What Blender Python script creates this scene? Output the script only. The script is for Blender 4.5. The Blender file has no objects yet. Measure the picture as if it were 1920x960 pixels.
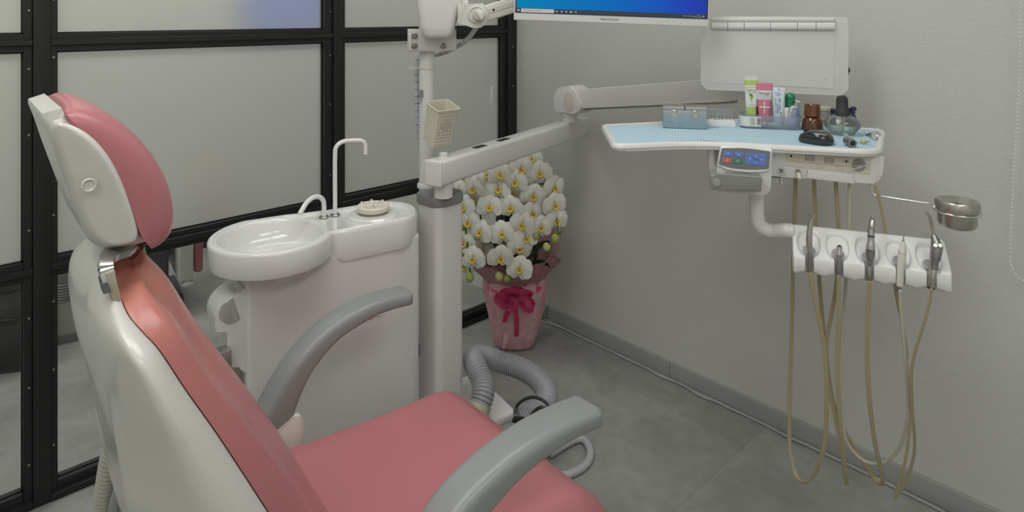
import bpy, bmesh, math, random
from math import pi, sin, cos, radians, sqrt, atan2
from mathutils import Vector, Matrix
random.seed(7)
SC = bpy.context.scene
COL = SC.collection

# ------------------------------------------------------------------ camera
H = 1.35                      # camera height
F = 1215.0                    # focal length in pixels of the 1920 px frame
HZ = 27.0                     # row of the horizon (lens shifted down)
TH = radians(43.05)           # heading of the camera in the room
CAMX, CAMY = -2.070, -2.2155
cam_d = bpy.data.cameras.new('camera')
cam_d.sensor_width = 36.0
cam_d.lens = 36.0 * F / 1920.0
cam_d.shift_y = -(480.0 - HZ) / 1920.0
cam_d.clip_start = 0.02
cam = bpy.data.objects.new('camera', cam_d)
cam.location = (CAMX, CAMY, H)
cam.rotation_euler = (pi / 2, 0, -TH)
COL.objects.link(cam)
SC.camera = cam

CT, ST = cos(TH), sin(TH)
def C(X, Y, z=0.0):
    """right / forward of the camera station -> room coordinates"""
    return Vector((CAMX + X * CT + Y * ST, CAMY - X * ST + Y * CT, z))
def at(px, py, Y):
    return C((px - 960) / F * Y, Y, H - (py - HZ) / F * Y)
def atz(px, py, z):
    return at(px, py, (H - z) * F / (py - HZ))
def onwall(px, py, off=0.0):          # right wall, plane x = -off
    u = (px - 960) / F
    Y = (-off - CAMX) / (u * CT + ST)
    return at(px, py, Y)
def onpart(px, py, off=0.0):          # glazed partition, plane y = -off
    u = (px - 960) / F
    Y = (-off - CAMY) / (-u * ST + CT)
    return at(px, py, Y)
def frame(X, Y, z, deg):
    return Matrix.Translation(C(X, Y, z)) @ Matrix.Rotation(radians(deg) - TH, 4, 'Z')

# ------------------------------------------------------------------ materials
MATS = {}
def mat(name, col, rough=0.5, metal=0.0, spec=0.5, emit=None, es=0.0, coat=0.0, bump=None, mott=None, alpha=None, trans=0.0, sss=0.0):
    if name in MATS: return MATS[name]
    m = bpy.data.materials.new(name); m.use_nodes = True
    nt = m.node_tree; b = nt.nodes['Principled BSDF']
    b.inputs['Base Color'].default_value = (*col, 1)
    b.inputs['Roughness'].default_value = rough
    b.inputs['Metallic'].default_value = metal
    b.inputs['Specular IOR Level'].default_value = spec
    b.inputs['Coat Weight'].default_value = coat
    b.inputs['Coat Roughness'].default_value = 0.12
    b.inputs['Transmission Weight'].default_value = trans
    if alpha is not None: b.inputs['Alpha'].default_value = alpha
    if emit:
        b.inputs['Emission Color'].default_value = (*emit, 1); b.inputs['Emission Strength'].default_value = es
    if sss: b.inputs['Subsurface Weight'].default_value = sss; b.inputs['Subsurface Radius'].default_value = (.02, .008, .006)
    tc = nt.nodes.new('ShaderNodeTexCoord')
    if mott:   # (scale, second colour, strength)
        n = nt.nodes.new('ShaderNodeTexNoise'); n.inputs['Scale'].default_value = mott[0]; n.inputs['Detail'].default_value = 4
        r = nt.nodes.new('ShaderNodeMapRange'); r.inputs[1].default_value = .35; r.inputs[2].default_value = .7; r.inputs[4].default_value = mott[2]
        x = nt.nodes.new('ShaderNodeMix'); x.data_type = 'RGBA'
        x.inputs[6].default_value = (*col, 1); x.inputs[7].default_value = (*mott[1], 1)
        nt.links.new(tc.outputs['Object'], n.inputs['Vector']); nt.links.new(n.outputs['Fac'], r.inputs[0])
        nt.links.new(r.outputs[0], x.inputs[0]); nt.links.new(x.outputs[2], b.inputs['Base Color'])
    if bump:   # (scale, strength)
        n = nt.nodes.new('ShaderNodeTexNoise'); n.inputs['Scale'].default_value = bump[0]
        bp = nt.nodes.new('ShaderNodeBump'); bp.inputs['Strength'].default_value = bump[1]; bp.inputs['Distance'].default_value = .002
        nt.links.new(tc.outputs['Object'], n.inputs['Vector']); nt.links.new(n.outputs['Fac'], bp.inputs['Height'])
        nt.links.new(bp.outputs['Normal'], b.inputs['Normal'])
    MATS[name] = m
    return m

def thin_glass(name, tint, gloss_rough=0.03, diffuse=0.0, dcol=(1, 1, 1), refl=0.10):
    m = bpy.data.materials.new(name); m.use_nodes = True; nt = m.node_tree
    for n in list(nt.nodes): nt.nodes.remove(n)
    o = nt.nodes.new('ShaderNodeOutputMaterial')
    t = nt.nodes.new('ShaderNodeBsdfTransparent'); t.inputs[0].default_value = (*tint, 1)
    g = nt.nodes.new('ShaderNodeBsdfGlossy'); g.inputs['Roughness'].default_value = gloss_rough
    lw = nt.nodes.new('ShaderNodeLayerWeight'); lw.inputs[0].default_value = .25
    mr = nt.nodes.new('ShaderNodeMapRange'); mr.inputs[3].default_value = refl * .4; mr.inputs[4].default_value = min(1, refl * 5)
    nt.links.new(lw.outputs['Fresnel'], mr.inputs[0])
    x = nt.nodes.new('ShaderNodeMixShader'); nt.links.new(mr.outputs[0], x.inputs[0])
    nt.links.new(t.outputs[0], x.inputs[1]); nt.links.new(g.outputs[0], x.inputs[2])
    out = x
    if diffuse:
        d = nt.nodes.new('ShaderNodeBsdfDiffuse'); d.inputs[0].default_value = (*dcol, 1)
        tl = nt.nodes.new('ShaderNodeBsdfTranslucent'); tl.inputs[0].default_value = (*dcol, 1)
        dd = nt.nodes.new('ShaderNodeMixShader'); dd.inputs[0].default_value = .5
        nt.links.new(d.outputs[0], dd.inputs[1]); nt.links.new(tl.outputs[0], dd.inputs[2])
        y = nt.nodes.new('ShaderNodeMixShader'); y.inputs[0].default_value = diffuse
        nt.links.new(x.outputs[0], y.inputs[1]); nt.links.new(dd.outputs[0], y.inputs[2]); out = y
    nt.links.new(out.outputs[0], o.inputs[0])
    MATS[name] = m
    return m

# ------------------------------------------------------------------ object helpers
ROOTM = {}
def finish_mesh(bm, name, m, smooth=True, ang=40):
    bmesh.ops.recalc_face_normals(bm, faces=bm.faces)
    me = bpy.data.meshes.new(name); bm.to_mesh(me); bm.free()
    if m: me.materials.append(m)
    if smooth:
        me.polygons.foreach_set('use_smooth', [True] * len(me.polygons))
        me.set_sharp_from_angle(angle=radians(ang))
    return me
def obj(name, bm, m, parent=None, world=False, smooth=True, ang=40, label=None):
    """ONE mesh object; world=True: the mesh is in room coordinates and is brought into its root's space"""
    if parent is not None and world:
        bm.transform(ROOTM[parent.name].inverted())
    me = finish_mesh(bm, name, m, smooth, ang)
    o = bpy.data.objects.new(name, me); COL.objects.link(o)
    if parent is not None:
        o.parent = parent; ROOTM[o.name] = ROOTM[parent.name]
    else: ROOTM[o.name] = Matrix.Identity(4)
    if label: o['label'] = label
    return o
def tag(o, label, cat, group=None):
    o['label'] = label; o['category'] = cat
    if group: o['group'] = group
    return o
def thing(name, label, cat, M, group=None):
    o = bpy.data.objects.new(name, None); COL.objects.link(o)
    o.empty_display_size = .05
    o.matrix_world = M if isinstance(M, Matrix) else Matrix.Translation(M)
    ROOTM[o.name] = o.matrix_world.copy()
    return tag(o, label, cat, group)
def solo(name, bm, m, M, label, cat, group=None, world=False, **k):
    """a thing that is one mesh, origin at its base"""
    M = M if isinstance(M, Matrix) else Matrix.Translation(M)
    if world: bm.transform(M.inverted())
    o = obj(name, bm, m, None, **k); o.matrix_world = M; ROOTM[o.name] = M.copy()
    return tag(o, label, cat, group)
def struct(name, bm, m, **k):
    o = obj(name, bm, m, None, **k); o['kind'] = 'structure'; return o

# ------------------------------------------------------------------ shape helpers
def new(): return bmesh.new()
def T(x, y, z): return Matrix.Translation((x, y, z))
def RX(d): return Matrix.Rotation(radians(d), 4, 'X')
def RY(d): return Matrix.Rotation(radians(d), 4, 'Y')
def RZ(d): return Matrix.Rotation(radians(d), 4, 'Z')
def merge(bm, b2, M=None):
    if M is not None: b2.transform(M)
    me = bpy.data.meshes.new('tmp'); b2.to_mesh(me); b2.free(); bm.from_mesh(me); bpy.data.meshes.remove(me)
def box(bm, x0, x1, y0, y1, z0, z1, r=0.0, seg=3, M=None):
    b = bmesh.new()
    bmesh.ops.create_cube(b, size=1.0)
    b.transform(Matrix.Translation(((x0 + x1) / 2, (y0 + y1) / 2, (z0 + z1) / 2)) @ Matrix.Diagonal((x1 - x0, y1 - y0, z1 - z0, 1)))
    if r > 0: bmesh.ops.bevel(b, geom=list(b.edges), offset=r, segments=seg, affect='EDGES', profile=.5, clamp_overlap=True)
    merge(bm, b, M); return bm
def lathe(bm, prof, seg=28, M=None):
    b = bmesh.new(); rings = []
    for (r, z) in prof:
        if r < 1e-6: rings.append([b.verts.new((0, 0, z))])
        else: rings.append([b.verts.new((r * cos(2 * pi * i / seg), r * sin(2 * pi * i / seg), z)) for i in range(seg)])
    for A, B in zip(rings, rings[1:]):
        for i in range(seg):
            j = (i + 1) % seg
            if len(A) == 1 and len(B) == 1: continue
            if len(A) == 1: b.faces.new((A[0], B[i], B[j]))
            elif len(B) == 1: b.faces.new((A[i], A[j], B[0]))
            else: b.faces.new((A[i], A[j], B[j], B[i]))
    if len(rings[0]) > 1: b.faces.new(list(reversed(rings[0])))
    if len(rings[-1]) > 1: b.faces.new(rings[-1])
    merge(bm, b, M); return bm
def openlathe(bm, prof, seg=28, M=None):
    b = bmesh.new(); rings = []
    for (r, z) in prof: rings.append([b.verts.new((r * cos(2 * pi * i / seg), r * sin(2 * pi * i / seg), z)) for i in range(seg)])
    for A, B in zip(rings, rings[1:]):
        for i in range(seg):
            j = (i + 1) % seg; b.faces.new((A[i], A[j], B[j], B[i]))
    merge(bm, b, M); return bm
def catmull(P, n=8):
    P = [Vector(p) for p in P]
    if len(P) < 3: return [P[0].lerp(P[-1], i / n) for i in range(n + 1)]
    out = []; Q = [P[0] * 2 - P[1]] + P + [P[-1] * 2 - P[-2]]
    for i in range(1, len(Q) - 2):
        a, b, c, d = Q[i - 1], Q[i], Q[i + 1], Q[i + 2]
        for k in range(n):
            t = k / n
            out.append(.5 * ((2 * b) + (c - a) * t + (2 * a - 5 * b + 4 * c - d) * t * t + (3 * b - a - 3 * c + d) * t ** 3))
    out.append(P[-1]); return out
def resample(P, step):
    L = [0]
    for a, b in zip(P, P[1:]): L.append(L[-1] + (b - a).length)
    n = max(2, int(L[-1] / step)); out = []; k = 0
    for i in range(n + 1):
        s = L[-1] * i / n
        while k < len(L) - 2 and L[k + 1] < s: k += 1
        t = (s - L[k]) / max(1e-9, L[k + 1] - L[k]); out.append(P[k].lerp(P[k + 1], min(1, t)))
    return out, L[-1]
def loft(bm, rings, cap=True, closed=True):
    V = [[bm.verts.new(p) for p in r] for r in rings]
    n = len(V[0])
    for A, B in zip(V, V[1:]):
        for i in range(n if closed else n - 1):
            j = (i + 1) % n; bm.faces.new((A[i], A[j], B[j], B[i]))
    if cap:
        bm.faces.new(list(reversed(V[0]))); bm.faces.new(V[-1])
    return bm
def tube(bm, P, r, seg=12, n=8, smooth=True, ribs=None, section=None):
    """r: radius or function of 0..1; ribs=(pitch, depth): corrugated"""
    Q = catmull(P, n) if smooth else [Vector(p) for p in P]
    if ribs:
        Q, L = resample(catmull(P, 12), ribs[0] / 4)
        for _ in range(int(60 * min(1, r / .03)) if not callable(r) else 0): Q = [Q[0]] + [Q[i] * .5 + (Q[i - 1] + Q[i + 1]) * .25 for i in range(1, len(Q) - 1)] + [Q[-1]]
    tot = [0]
    for a, b in zip(Q, Q[1:]): tot.append(tot[-1] + (b - a).length)
    rings = []; tan0 = (Q[1] - Q[0]).normalized()
    up = Vector((0, 0, 1)) if abs(tan0.z) < .9 else Vector((1, 0, 0))
    nrm = (up - tan0 * up.dot(tan0)).normalized()
    for i, p in enumerate(Q):
        tn = (Q[min(i + 1, len(Q) - 1)] - Q[max(i - 1, 0)]).normalized()
        nrm = (nrm - tn * nrm.dot(tn)).normalized(); bi = tn.cross(nrm)
        t = tot[i] / tot[-1]; rr = r(t) if callable(r) else r
        if ribs: rr += ribs[1] * (-1.2, .7, 1, .7)[i % 4]
        if section: rings.append([p + nrm * (a * rr) + bi * (b * rr) for a, b in section])
        else: rings.append([p + (nrm * cos(2 * pi * k / seg) + bi * sin(2 * pi * k / seg)) * rr for k in range(seg)])
    b = bmesh.new(); loft(b, rings); merge(bm, b); return bm
def cyl(bm, p0, p1, r, seg=20): return tube(bm, [p0, p1], r, seg=seg, smooth=False)
def rrect(w, h, r, n=5):
    out = []
    for cx, cy, a0 in ((w / 2 - r, h / 2 - r, 0), (-w / 2 + r, h / 2 - r, 90), (-w / 2 + r, -h / 2 + r, 180), (w / 2 - r, -h / 2 + r, 270)):
        for k in range(n + 1):
            a = radians(a0 + 90 * k / n); out.append((cx + r * cos(a), cy + r * sin(a)))
    return out
def roundpoly(P, r, n=5):
    """round the corners of a 2D polygon; r number or list"""
    out = []; N = len(P)
    for i in range(N):
        a, b, c = Vector(P[i - 1]), Vector(P[i]), Vector(P[(i + 1) % N])
        rr = r[i] if isinstance(r, (list, tuple)) else r
        u = (a - b); v = (c - b); k = min(rr, u.length * .45, v.length * .45)
        p0 = b + u.normalized() * k; p1 = b + v.normalized() * k
        for j in range(n + 1):
            t = j / n; out.append(tuple(p0 * (1 - t) ** 2 + b * 2 * t * (1 - t) + p1 * t * t))
    return out
def prism(bm, P, z0, z1, bev=0.0, M=None, seg=3, both=True):
    b = bmesh.new(); lo = [b.verts.new((x, y, z0)) for x, y in P]; hi = [b.verts.new((x, y, z1)) for x, y in P]; n = len(P)
    for i in range(n): b.faces.new((lo[i], lo[(i + 1) % n], hi[(i + 1) % n], hi[i]))
    f0 = b.faces.new(list(reversed(lo))); f1 = b.faces.new(hi)
    if bev:
        ed = list(f1.edges) + (list(f0.edges) if both else [])
        bmesh.ops.bevel(b, geom=ed, offset=bev, segments=seg, affect='EDGES', profile=.5, clamp_overlap=True)
    merge(bm, b, M); return bm
def offset_poly(P, d):
    c = Vector((sum(p[0] for p in P) / len(P), sum(p[1] for p in P) / len(P))); out = []; N = len(P)
    area = sum(P[i][0] * P[(i + 1) % N][1] - P[(i + 1) % N][0] * P[i][1] for i in range(N)); s = 1 if area > 0 else -1
    for i in range(N):
        a, b, e = Vector(P[i - 1]), Vector(P[i]), Vector(P[(i + 1) % N])
        n1 = Vector((-(b - a).y, (b - a).x)).normalized() * s; n2 = Vector((-(e - b).y, (e - b).x)).normalized() * s
        m = (n1 + n2); m = m / max(.3, m.length_squared) * 2 if m.length > 1e-6 else n1
        out.append(tuple(b + m * d))
    return out
def patch(bm, w, h, M=None, r=0.0):
    b = bmesh.new(); P = rrect(w, h, r) if r else [(w / 2, h / 2), (-w / 2, h / 2), (-w / 2, -h / 2), (w / 2, -h / 2)]
    b.faces.new([b.verts.new((x, y, 0)) for x, y in P]); merge(bm, b, M); return bm
def textbm(s, size, M=None, depth=0.0, sx=1.0, align='CENTER'):
    cu = bpy.data.curves.new('txt', 'FONT'); cu.body = s; cu.size = size; cu.align_x = align; cu.align_y = 'CENTER'
    cu.extrude = depth; cu.resolution_u = 3
    o = bpy.data.objects.new('txt', cu); COL.objects.link(o)
    dg = bpy.context.evaluated_depsgraph_get(); dg.update()
    me = bpy.data.meshes.new_from_object(o.evaluated_get(dg)); b = bmesh.new(); b.from_mesh(me)
    bpy.data.objects.remove(o); bpy.data.curves.remove(cu); bpy.data.meshes.remove(me)
    if sx != 1: b.transform(Matrix.Diagonal((sx, 1, 1, 1)))
    if M is not None: b.transform(M)
    return b
FACE = RX(90)      # a drawing in the XY plane stood up to face local -y
# ------------------------------------------------------------------ palette
WHITE = mat('white_plastic', (.70, .70, .685), .32, coat=.25)
WHITE2 = mat('glossy_white_shell', (.67, .67, .645), .28, coat=.4, mott=(3.0, (.62, .61, .56), .5))
PORC = mat('white_porcelain', (.75, .75, .735), .12, coat=.6)
ENAM = mat('white_enamel', (.69, .68, .67), .28, coat=.3)
CREAM = mat('cream_plastic', (.66, .64, .54), .4)
GREY = mat('grey_plastic', (.24, .25, .245), .42)
ARMG = mat('grey_soft_vinyl', (.26, .275, .27), .38, bump=(420, .12), coat=.15)
DARK = mat('black_frame', (.012, .013, .013), .42)
DARK2 = mat('black_bead', (.018, .02, .02), .3)
BLACK = mat('black_rubber', (.012, .012, .013), .45)
PINK = mat('pink_vinyl', (.48, .170, .186), .36, coat=.12, mott=(2.2, (.51, .175, .188), .6), bump=(500, .03))
PINKO = mat('worn_pink_vinyl', (.46, .160, .176), .32, coat=.2, bump=(500, .03))
def worn(m):
    nt = m.node_tree; b = nt.nodes['Principled BSDF']; tc = nt.nodes.new('ShaderNodeTexCoord'); sp_ = nt.nodes.new('ShaderNodeSeparateXYZ')
    nt.links.new(tc.outputs['Object'], sp_.inputs[0])
    r = nt.nodes.new('ShaderNodeMapRange'); r.interpolation_type = 'SMOOTHSTEP'; r.inputs[1].default_value = .74; r.inputs[2].default_value = .97; nt.links.new(sp_.outputs['Z'], r.inputs[0])
    n = nt.nodes.new('ShaderNodeTexNoise'); n.inputs['Scale'].default_value = 9; nt.links.new(tc.outputs['Object'], n.inputs['Vector'])
    k = nt.nodes.new('ShaderNodeMath'); k.operation = 'MULTIPLY'; nt.links.new(r.outputs[0], k.inputs[0]); 
    r2 = nt.nodes.new('ShaderNodeMapRange'); r2.inputs[1].default_value = .25; r2.inputs[2].default_value = .6; nt.links.new(n.outputs['Fac'], r2.inputs[0]); nt.links.new(r2.outputs[0], k.inputs[1])
    x = nt.nodes.new('ShaderNodeMix'); x.data_type = 'RGBA'; x.inputs[6].default_value = (.46, .160, .172, 1); x.inputs[7].default_value = (.54, .200, .150, 1)
    nt.links.new(k.outputs[0], x.inputs[0]); nt.links.new(x.outputs[2], b.inputs['Base Color'])
worn(PINKO)
CHROME = mat('chrome', (.72, .72, .70), .14, metal=1)
STEEL = mat('brushed_steel', (.50, .49, .45), .3, metal=1)
STEEL2 = mat('grey_steel', (.36, .36, .36), .34, metal=1)
ALU = mat('aluminium', (.55, .55, .53), .42, metal=1)
TAN = mat('tan_hose', (.36, .31, .19), .38)
PALEH = mat('pale_hose', (.47, .46, .38), .4)

def wall_mat():
    m = bpy.data.materials.new('woven_wallpaper'); m.use_nodes = True; nt = m.node_tree; b = nt.nodes['Principled BSDF']
    b.inputs['Roughness'].default_value = .75; b.inputs['Specular IOR Level'].default_value = .25
    tc = nt.nodes.new('ShaderNodeTexCoord')
    def noise(sc, det=3):
        mp = nt.nodes.new('ShaderNodeMapping'); mp.inputs['Scale'].default_value = sc
        n = nt.nodes.new('ShaderNodeTexNoise'); n.inputs['Scale'].default_value = 1; n.inputs['Detail'].default_value = det
        nt.links.new(tc.outputs['Object'], mp.inputs[0]); nt.links.new(mp.outputs[0], n.inputs['Vector']); return n
    a = noise((14, 14, 300)); c = noise((260, 260, 40))
    w = nt.nodes.new('ShaderNodeTexWave'); w.bands_direction = 'Z'; w.inputs['Scale'].default_value = 66; w.inputs['Distortion'].default_value = 1.2; w.inputs['Detail'].default_value = 2
    nt.links.new(tc.outputs['Object'], w.inputs['Vector'])
    s = nt.nodes.new('ShaderNodeMath'); s.operation = 'ADD'; nt.links.new(a.outputs['Fac'], s.inputs[0]); nt.links.new(c.outputs['Fac'], s.inputs[1])
    s2 = nt.nodes.new('ShaderNodeMath'); s2.operation = 'MULTIPLY_ADD'; s2.inputs[1].default_value = .45
    nt.links.new(w.outputs['Fac'], s2.inputs[0]); nt.links.new(s.outputs[0], s2.inputs[2])
    r = nt.nodes.new('ShaderNodeMapRange'); r.inputs[1].default_value = .7; r.inputs[2].default_value = 1.7
    nt.links.new(s2.outputs[0], r.inputs[0])
    x = nt.nodes.new('ShaderNodeMix'); x.data_type = 'RGBA'
    x.inputs[6].default_value = (.562, .572, .542, 1); x.inputs[7].default_value = (.622, .632, .600, 1)
    nt.links.new(r.outputs[0], x.inputs[0]); nt.links.new(x.outputs[2], b.inputs['Base Color'])
    bp = nt.nodes.new('ShaderNodeBump'); bp.inputs['Strength'].default_value = .2; bp.inputs['Distance'].default_value = .002
    nt.links.new(s2.outputs[0], bp.inputs['Height']); nt.links.new(bp.outputs['Normal'], b.inputs['Normal'])
    return m
def floor_mat():
    m = bpy.data.materials.new('grey_stone_tile'); m.use_nodes = True; nt = m.node_tree; b = nt.nodes['Principled BSDF']
    b.inputs['Roughness'].default_value = .42; b.inputs['Specular IOR Level'].default_value = .35
    tc = nt.nodes.new('ShaderNodeTexCoord')
    n = nt.nodes.new('ShaderNodeTexNoise'); n.inputs['Scale'].default_value = 4.2; n.inputs['Detail'].default_value = 7; n.inputs['Roughness'].default_value = .62; n.inputs['Distortion'].default_value = .5
    n2 = nt.nodes.new('ShaderNodeTexNoise'); n2.inputs['Scale'].default_value = 26; n2.inputs['Detail'].default_value = 5
    mp = nt.nodes.new('ShaderNodeMapping'); mp.inputs['Location'].default_value = (.16, .31, 0)
    br = nt.nodes.new('ShaderNodeTexBrick'); br.inputs['Scale'].default_value = 1.0; br.offset = .5
    br.inputs['Brick Width'].default_value = .92; br.inputs['Row Height'].default_value = .92; br.inputs['Mortar Size'].default_value = .0012
    br.inputs['Color1'].default_value = (.295, .297, .283, 1); br.inputs['Color2'].default_value = (.345, .346, .330, 1); br.inputs['Mortar'].default_value = (.25, .25, .24, 1)
    nt.links.new(tc.outputs['Object'], n.inputs['Vector']); nt.links.new(tc.outputs['Object'], n2.inputs['Vector'])
    nt.links.new(tc.outputs['Object'], mp.inputs[0]); nt.links.new(mp.outputs[0], br.inputs['Vector'])
    r = nt.nodes.new('ShaderNodeMapRange'); r.inputs[1].default_value = .3; r.inputs[2].default_value = .72; r.inputs[3].default_value = .80; r.inputs[4].default_value = 1.20
    nt.links.new(n.outputs['Fac'], r.inputs[0])
    r2 = nt.nodes.new('ShaderNodeMapRange'); r2.inputs[1].default_value = .3; r2.inputs[2].default_value = .7; r2.inputs[3].default_value = .93; r2.inputs[4].default_value = 1.07
    nt.links.new(n2.outputs['Fac'], r2.inputs[0])
    mu = nt.nodes.new('ShaderNodeMath'); mu.operation = 'MULTIPLY'; nt.links.new(r.outputs[0], mu.inputs[0]); nt.links.new(r2.outputs[0], mu.inputs[1])
    v = nt.nodes.new('ShaderNodeVectorMath'); v.operation = 'SCALE'
    nt.links.new(br.outputs['Color'], v.inputs[0]); nt.links.new(mu.outputs[0], v.inputs['Scale']); nt.links.new(v.outputs[0], b.inputs['Base Color'])
    return m
def frosted_mat():
    m = bpy.data.materials.new('frosted_film_glass'); m.use_nodes = True; nt = m.node_tree
    for n in list(nt.nodes): nt.nodes.remove(n)
    o = nt.nodes.new('ShaderNodeOutputMaterial')
    rf = nt.nodes.new('ShaderNodeBsdfRefraction'); rf.inputs['Color'].default_value = (.80, .81, .78, 1); rf.inputs['Roughness'].default_value = .62; rf.inputs['IOR'].default_value = 1.35
    d = nt.nodes.new('ShaderNodeBsdfDiffuse'); d.inputs[0].default_value = (.50, .505, .47, 1)
    tl = nt.nodes.new('ShaderNodeBsdfTranslucent'); tl.inputs[0].default_value = (.60, .61, .57, 1)
    g = nt.nodes.new('ShaderNodeBsdfGlossy'); g.inputs['Roughness'].default_value = .34; g.inputs[0].default_value = (.8, .8, .8, 1)
    a = nt.nodes.new('ShaderNodeMixShader'); a.inputs[0].default_value = .62
    nt.links.new(d.outputs[0], a.inputs[1]); nt.links.new(tl.outputs[0], a.inputs[2])
    c = nt.nodes.new('ShaderNodeMixShader'); c.inputs[0].default_value = .45
    nt.links.new(a.outputs[0], c.inputs[1]); nt.links.new(rf.outputs[0], c.inputs[2])
    e = nt.nodes.new('ShaderNodeMixShader'); e.inputs[0].default_value = .07
    nt.links.new(c.outputs[0], e.inputs[1]); nt.links.new(g.outputs[0], e.inputs[2])
    nt.links.new(e.outputs[0], o.inputs[0]); return m
WALL = wall_mat(); FLOOR = floor_mat(); FROST = frosted_mat()
CLEAR = thin_glass('clear_pane_glass', (.90, .92, .90), .02, refl=.06)
PAINT = mat('plain_white_wall', (.78, .78, .74), .8)
CEILM = mat('white_ceiling', (.84, .84, .82), .85)
BASEB = mat('grey_skirting', (.36, .375, .36), .45)

# ------------------------------------------------------------------ room shell
X0, Y0, ZC, YF = -4.1, -3.9, 2.55, 1.74     # far left, behind the camera, ceiling, end of the next room
struct('floor', box(new(), X0, .1, Y0, YF, -.06, 0), FLOOR)
struct('ceiling', box(new(), X0, .1, Y0, YF, ZC, ZC + .06), CEILM)
struct('wall_right', box(new(), 0, .1, Y0, YF, 0, ZC), WALL)
struct('wall_back', box(new(), X0, .1, Y0 - .1, Y0, 0, ZC), PAINT)
struct('wall_left', box(new(), X0 - .1, X0, Y0, YF, 0, ZC), PAINT)
struct('wall_far', box(new(), X0, .1, YF, YF + .1, 0, ZC), PAINT)
b = new(); box(b, -.009, .002, Y0, -.035, 0, .066, .003)
bx1 = onwall(1258, 700).y
b2 = box(new(), -.0096, -.0089, bx1 - .0012, bx1 + .0012, 0, .065)
bb = struct('baseboard_right', b, BASEB)
obj('joint_line', b2, mat('skirting_joint', (.17, .18, .175), .6), bb)
struct('baseboard_far', box(new(), X0, 0, YF - .01, YF, 0, .066, .003), mat('dark_skirting', (.05, .05, .05), .5))

# ------------------------------------------------------------------ glazed partition (plane y = 0)
px2x = lambda px: onpart(px, 300).x
ZB, ZM0, ZM1, ZU0, ZU1 = .044, .619, .672, 1.246, 1.297
def post(name, x0, x1, seams, rivets):
    b = new(); box(b, x0, x1, -.034, .034, 0, ZC, .002, 2)
    o = struct(name, b, DARK)
    for sx in seams:
        obj('seam', box(new(), sx - .0008, sx + .0008, -.0346, -.033, 0, ZC), BLACK, o)
    rb = new()
    for rx, rz in rivets:
        lathe(rb, [(.0001, .0035), (.003, .0028), (.0042, 0)], 10, T(rx, -.0345 if x0 <= rx <= x1 else -.022, rz) @ RX(90))
    if rivets: obj('rivet_row', rb, STEEL2, o)
    return o
xa0, xp0, xp1, xb0 = px2x(42), px2x(59), px2x(92), px2x(105)
xb1, xq0, xq1, xc0 = px2x(603), px2x(618), px2x(634), px2x(642)
xc1, xr0 = px2x(935), px2x(944)
zr = [.12, .33, .52, .76, 1.02, 1.2, 1.36, 1.6, 1.85]
post('trim_1', xp0, xp1, [px2x(75.5)], [(xp0 - .008, z) for z in zr] + [(xp1 + .007, z + .03) for z in zr])
post('trim_2', xq0, xq1, [px2x(626)], [(xq0 - .009, z) for z in zr])
post('trim_3', xr0, -.001, [], [(xr0 + (0 - xr0) * .45, z) for z in zr])
def column(name, x0, x1, xi0, xi1):
    """frame between two posts (x0..x1) with its glass opening xi0..xi1"""
    b = new()
    for a, c in ((x0, xi0), (xi1, x1)): box(b, a, c, -.021, .021, 0, ZC - .02, .0015, 1)
    for z0, z1 in ((ZM0, ZM1), (ZU0, ZU1), (1.86, 1.91)):
        h = (z1 - z0)
        box(b, xi0 - .001, xi1 + .001, -.02, .02, z0, z1, .0015, 1)
        box(b, x0, x1, -.032, .032, z0 + h * .36, z0 + h * .70, .0015, 1)
    box(b, xi0 - .001, xi1 + .001, -.02, .02, 0, ZB, .0015, 1)
    box(b, x0, x1, -.036, .036, 0, .02, .0015, 1)
    box(b, xi0 - .001, xi1 + .001, -.02, .02, ZC - .05, ZC - .001)
    o = struct(name, b, DARK)
    for nm, m, z0, z1 in (('clear_pane', CLEAR, ZB, ZM0), ('frosted_pane', FROST, ZM1, ZU0), ('frosted_pane', FROST, ZU1, 1.86), ('frosted_pane', FROST, 1.91, ZC - .05)):
        b = new(); v = [b.verts.new(p) for p in ((xi0, 0, z0), (xi1, 0, z0), (xi1, 0, z1), (xi0, 0, z1))]; b.faces.new(v)
        obj(nm, b, m, o, smooth=False)
        g = new(); e = .0035
        for q in ((xi0, xi1, z0, z0 + e), (xi0, xi1, z1 - e, z1), (xi0, xi0 + e, z0, z1), (xi1 - e, xi1, z0, z1)):
            box(g, q[0], q[1], -.0035, .0035, q[2], q[3])
        obj('glazing_gasket', g, BLACK, o)
    return o
column('window_1', X0, xp0, X0 + .04, xa0)
column('window_2', xp1, xq0, xb0, xb1)
w3 = column('window_3', xq1, xr0, xc0, xc1)
# strip of clear tape stuck on the last frosted pane
p0 = onpart(921, 190); p1 = onpart(925, 152)
b = new(); prism(b, [(-.007, 0), (.007, .004), (.009, .072), (-.003, .07)], 0, .0015, M=T(p0.x, -.0005, p0.z) @ FACE)
solo('tape_strip', b, mat('clear_tape', (.85, .86, .84), .2), T(p0.x, -.001, p0.z), 'short strip of clear tape stuck on the frosted glass near the corner', 'tape', world=True)

# ------------------------------------------------------------------ the next room, seen through the glass
def far_pt(px, py, Y): return at(px, py, Y)
# blue lit screen far up behind the frosted pane
M = frame(*[(505 - 960) / F * 2.95, 2.95], 1.27, 43)
t = thing('wall_screen', 'blue lit screen glowing blurred behind the upper frosted pane', 'screen', M)
obj('screen_frame', box(new(), -.20, .20, -.02, .02, -.02, .24, .004), DARK2, t)
obj('screen_panel', box(new(), -.185, .185, -.023, -.021, 0, .225), mat('blue_glow', (.02, .05, .2), .4, emit=(.05, .14, .62), es=.9), t)
obj('ceiling_pole', cyl(new(), (0, .03, .1), (0, .03, 1.25), .015), BLACK, t)
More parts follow.
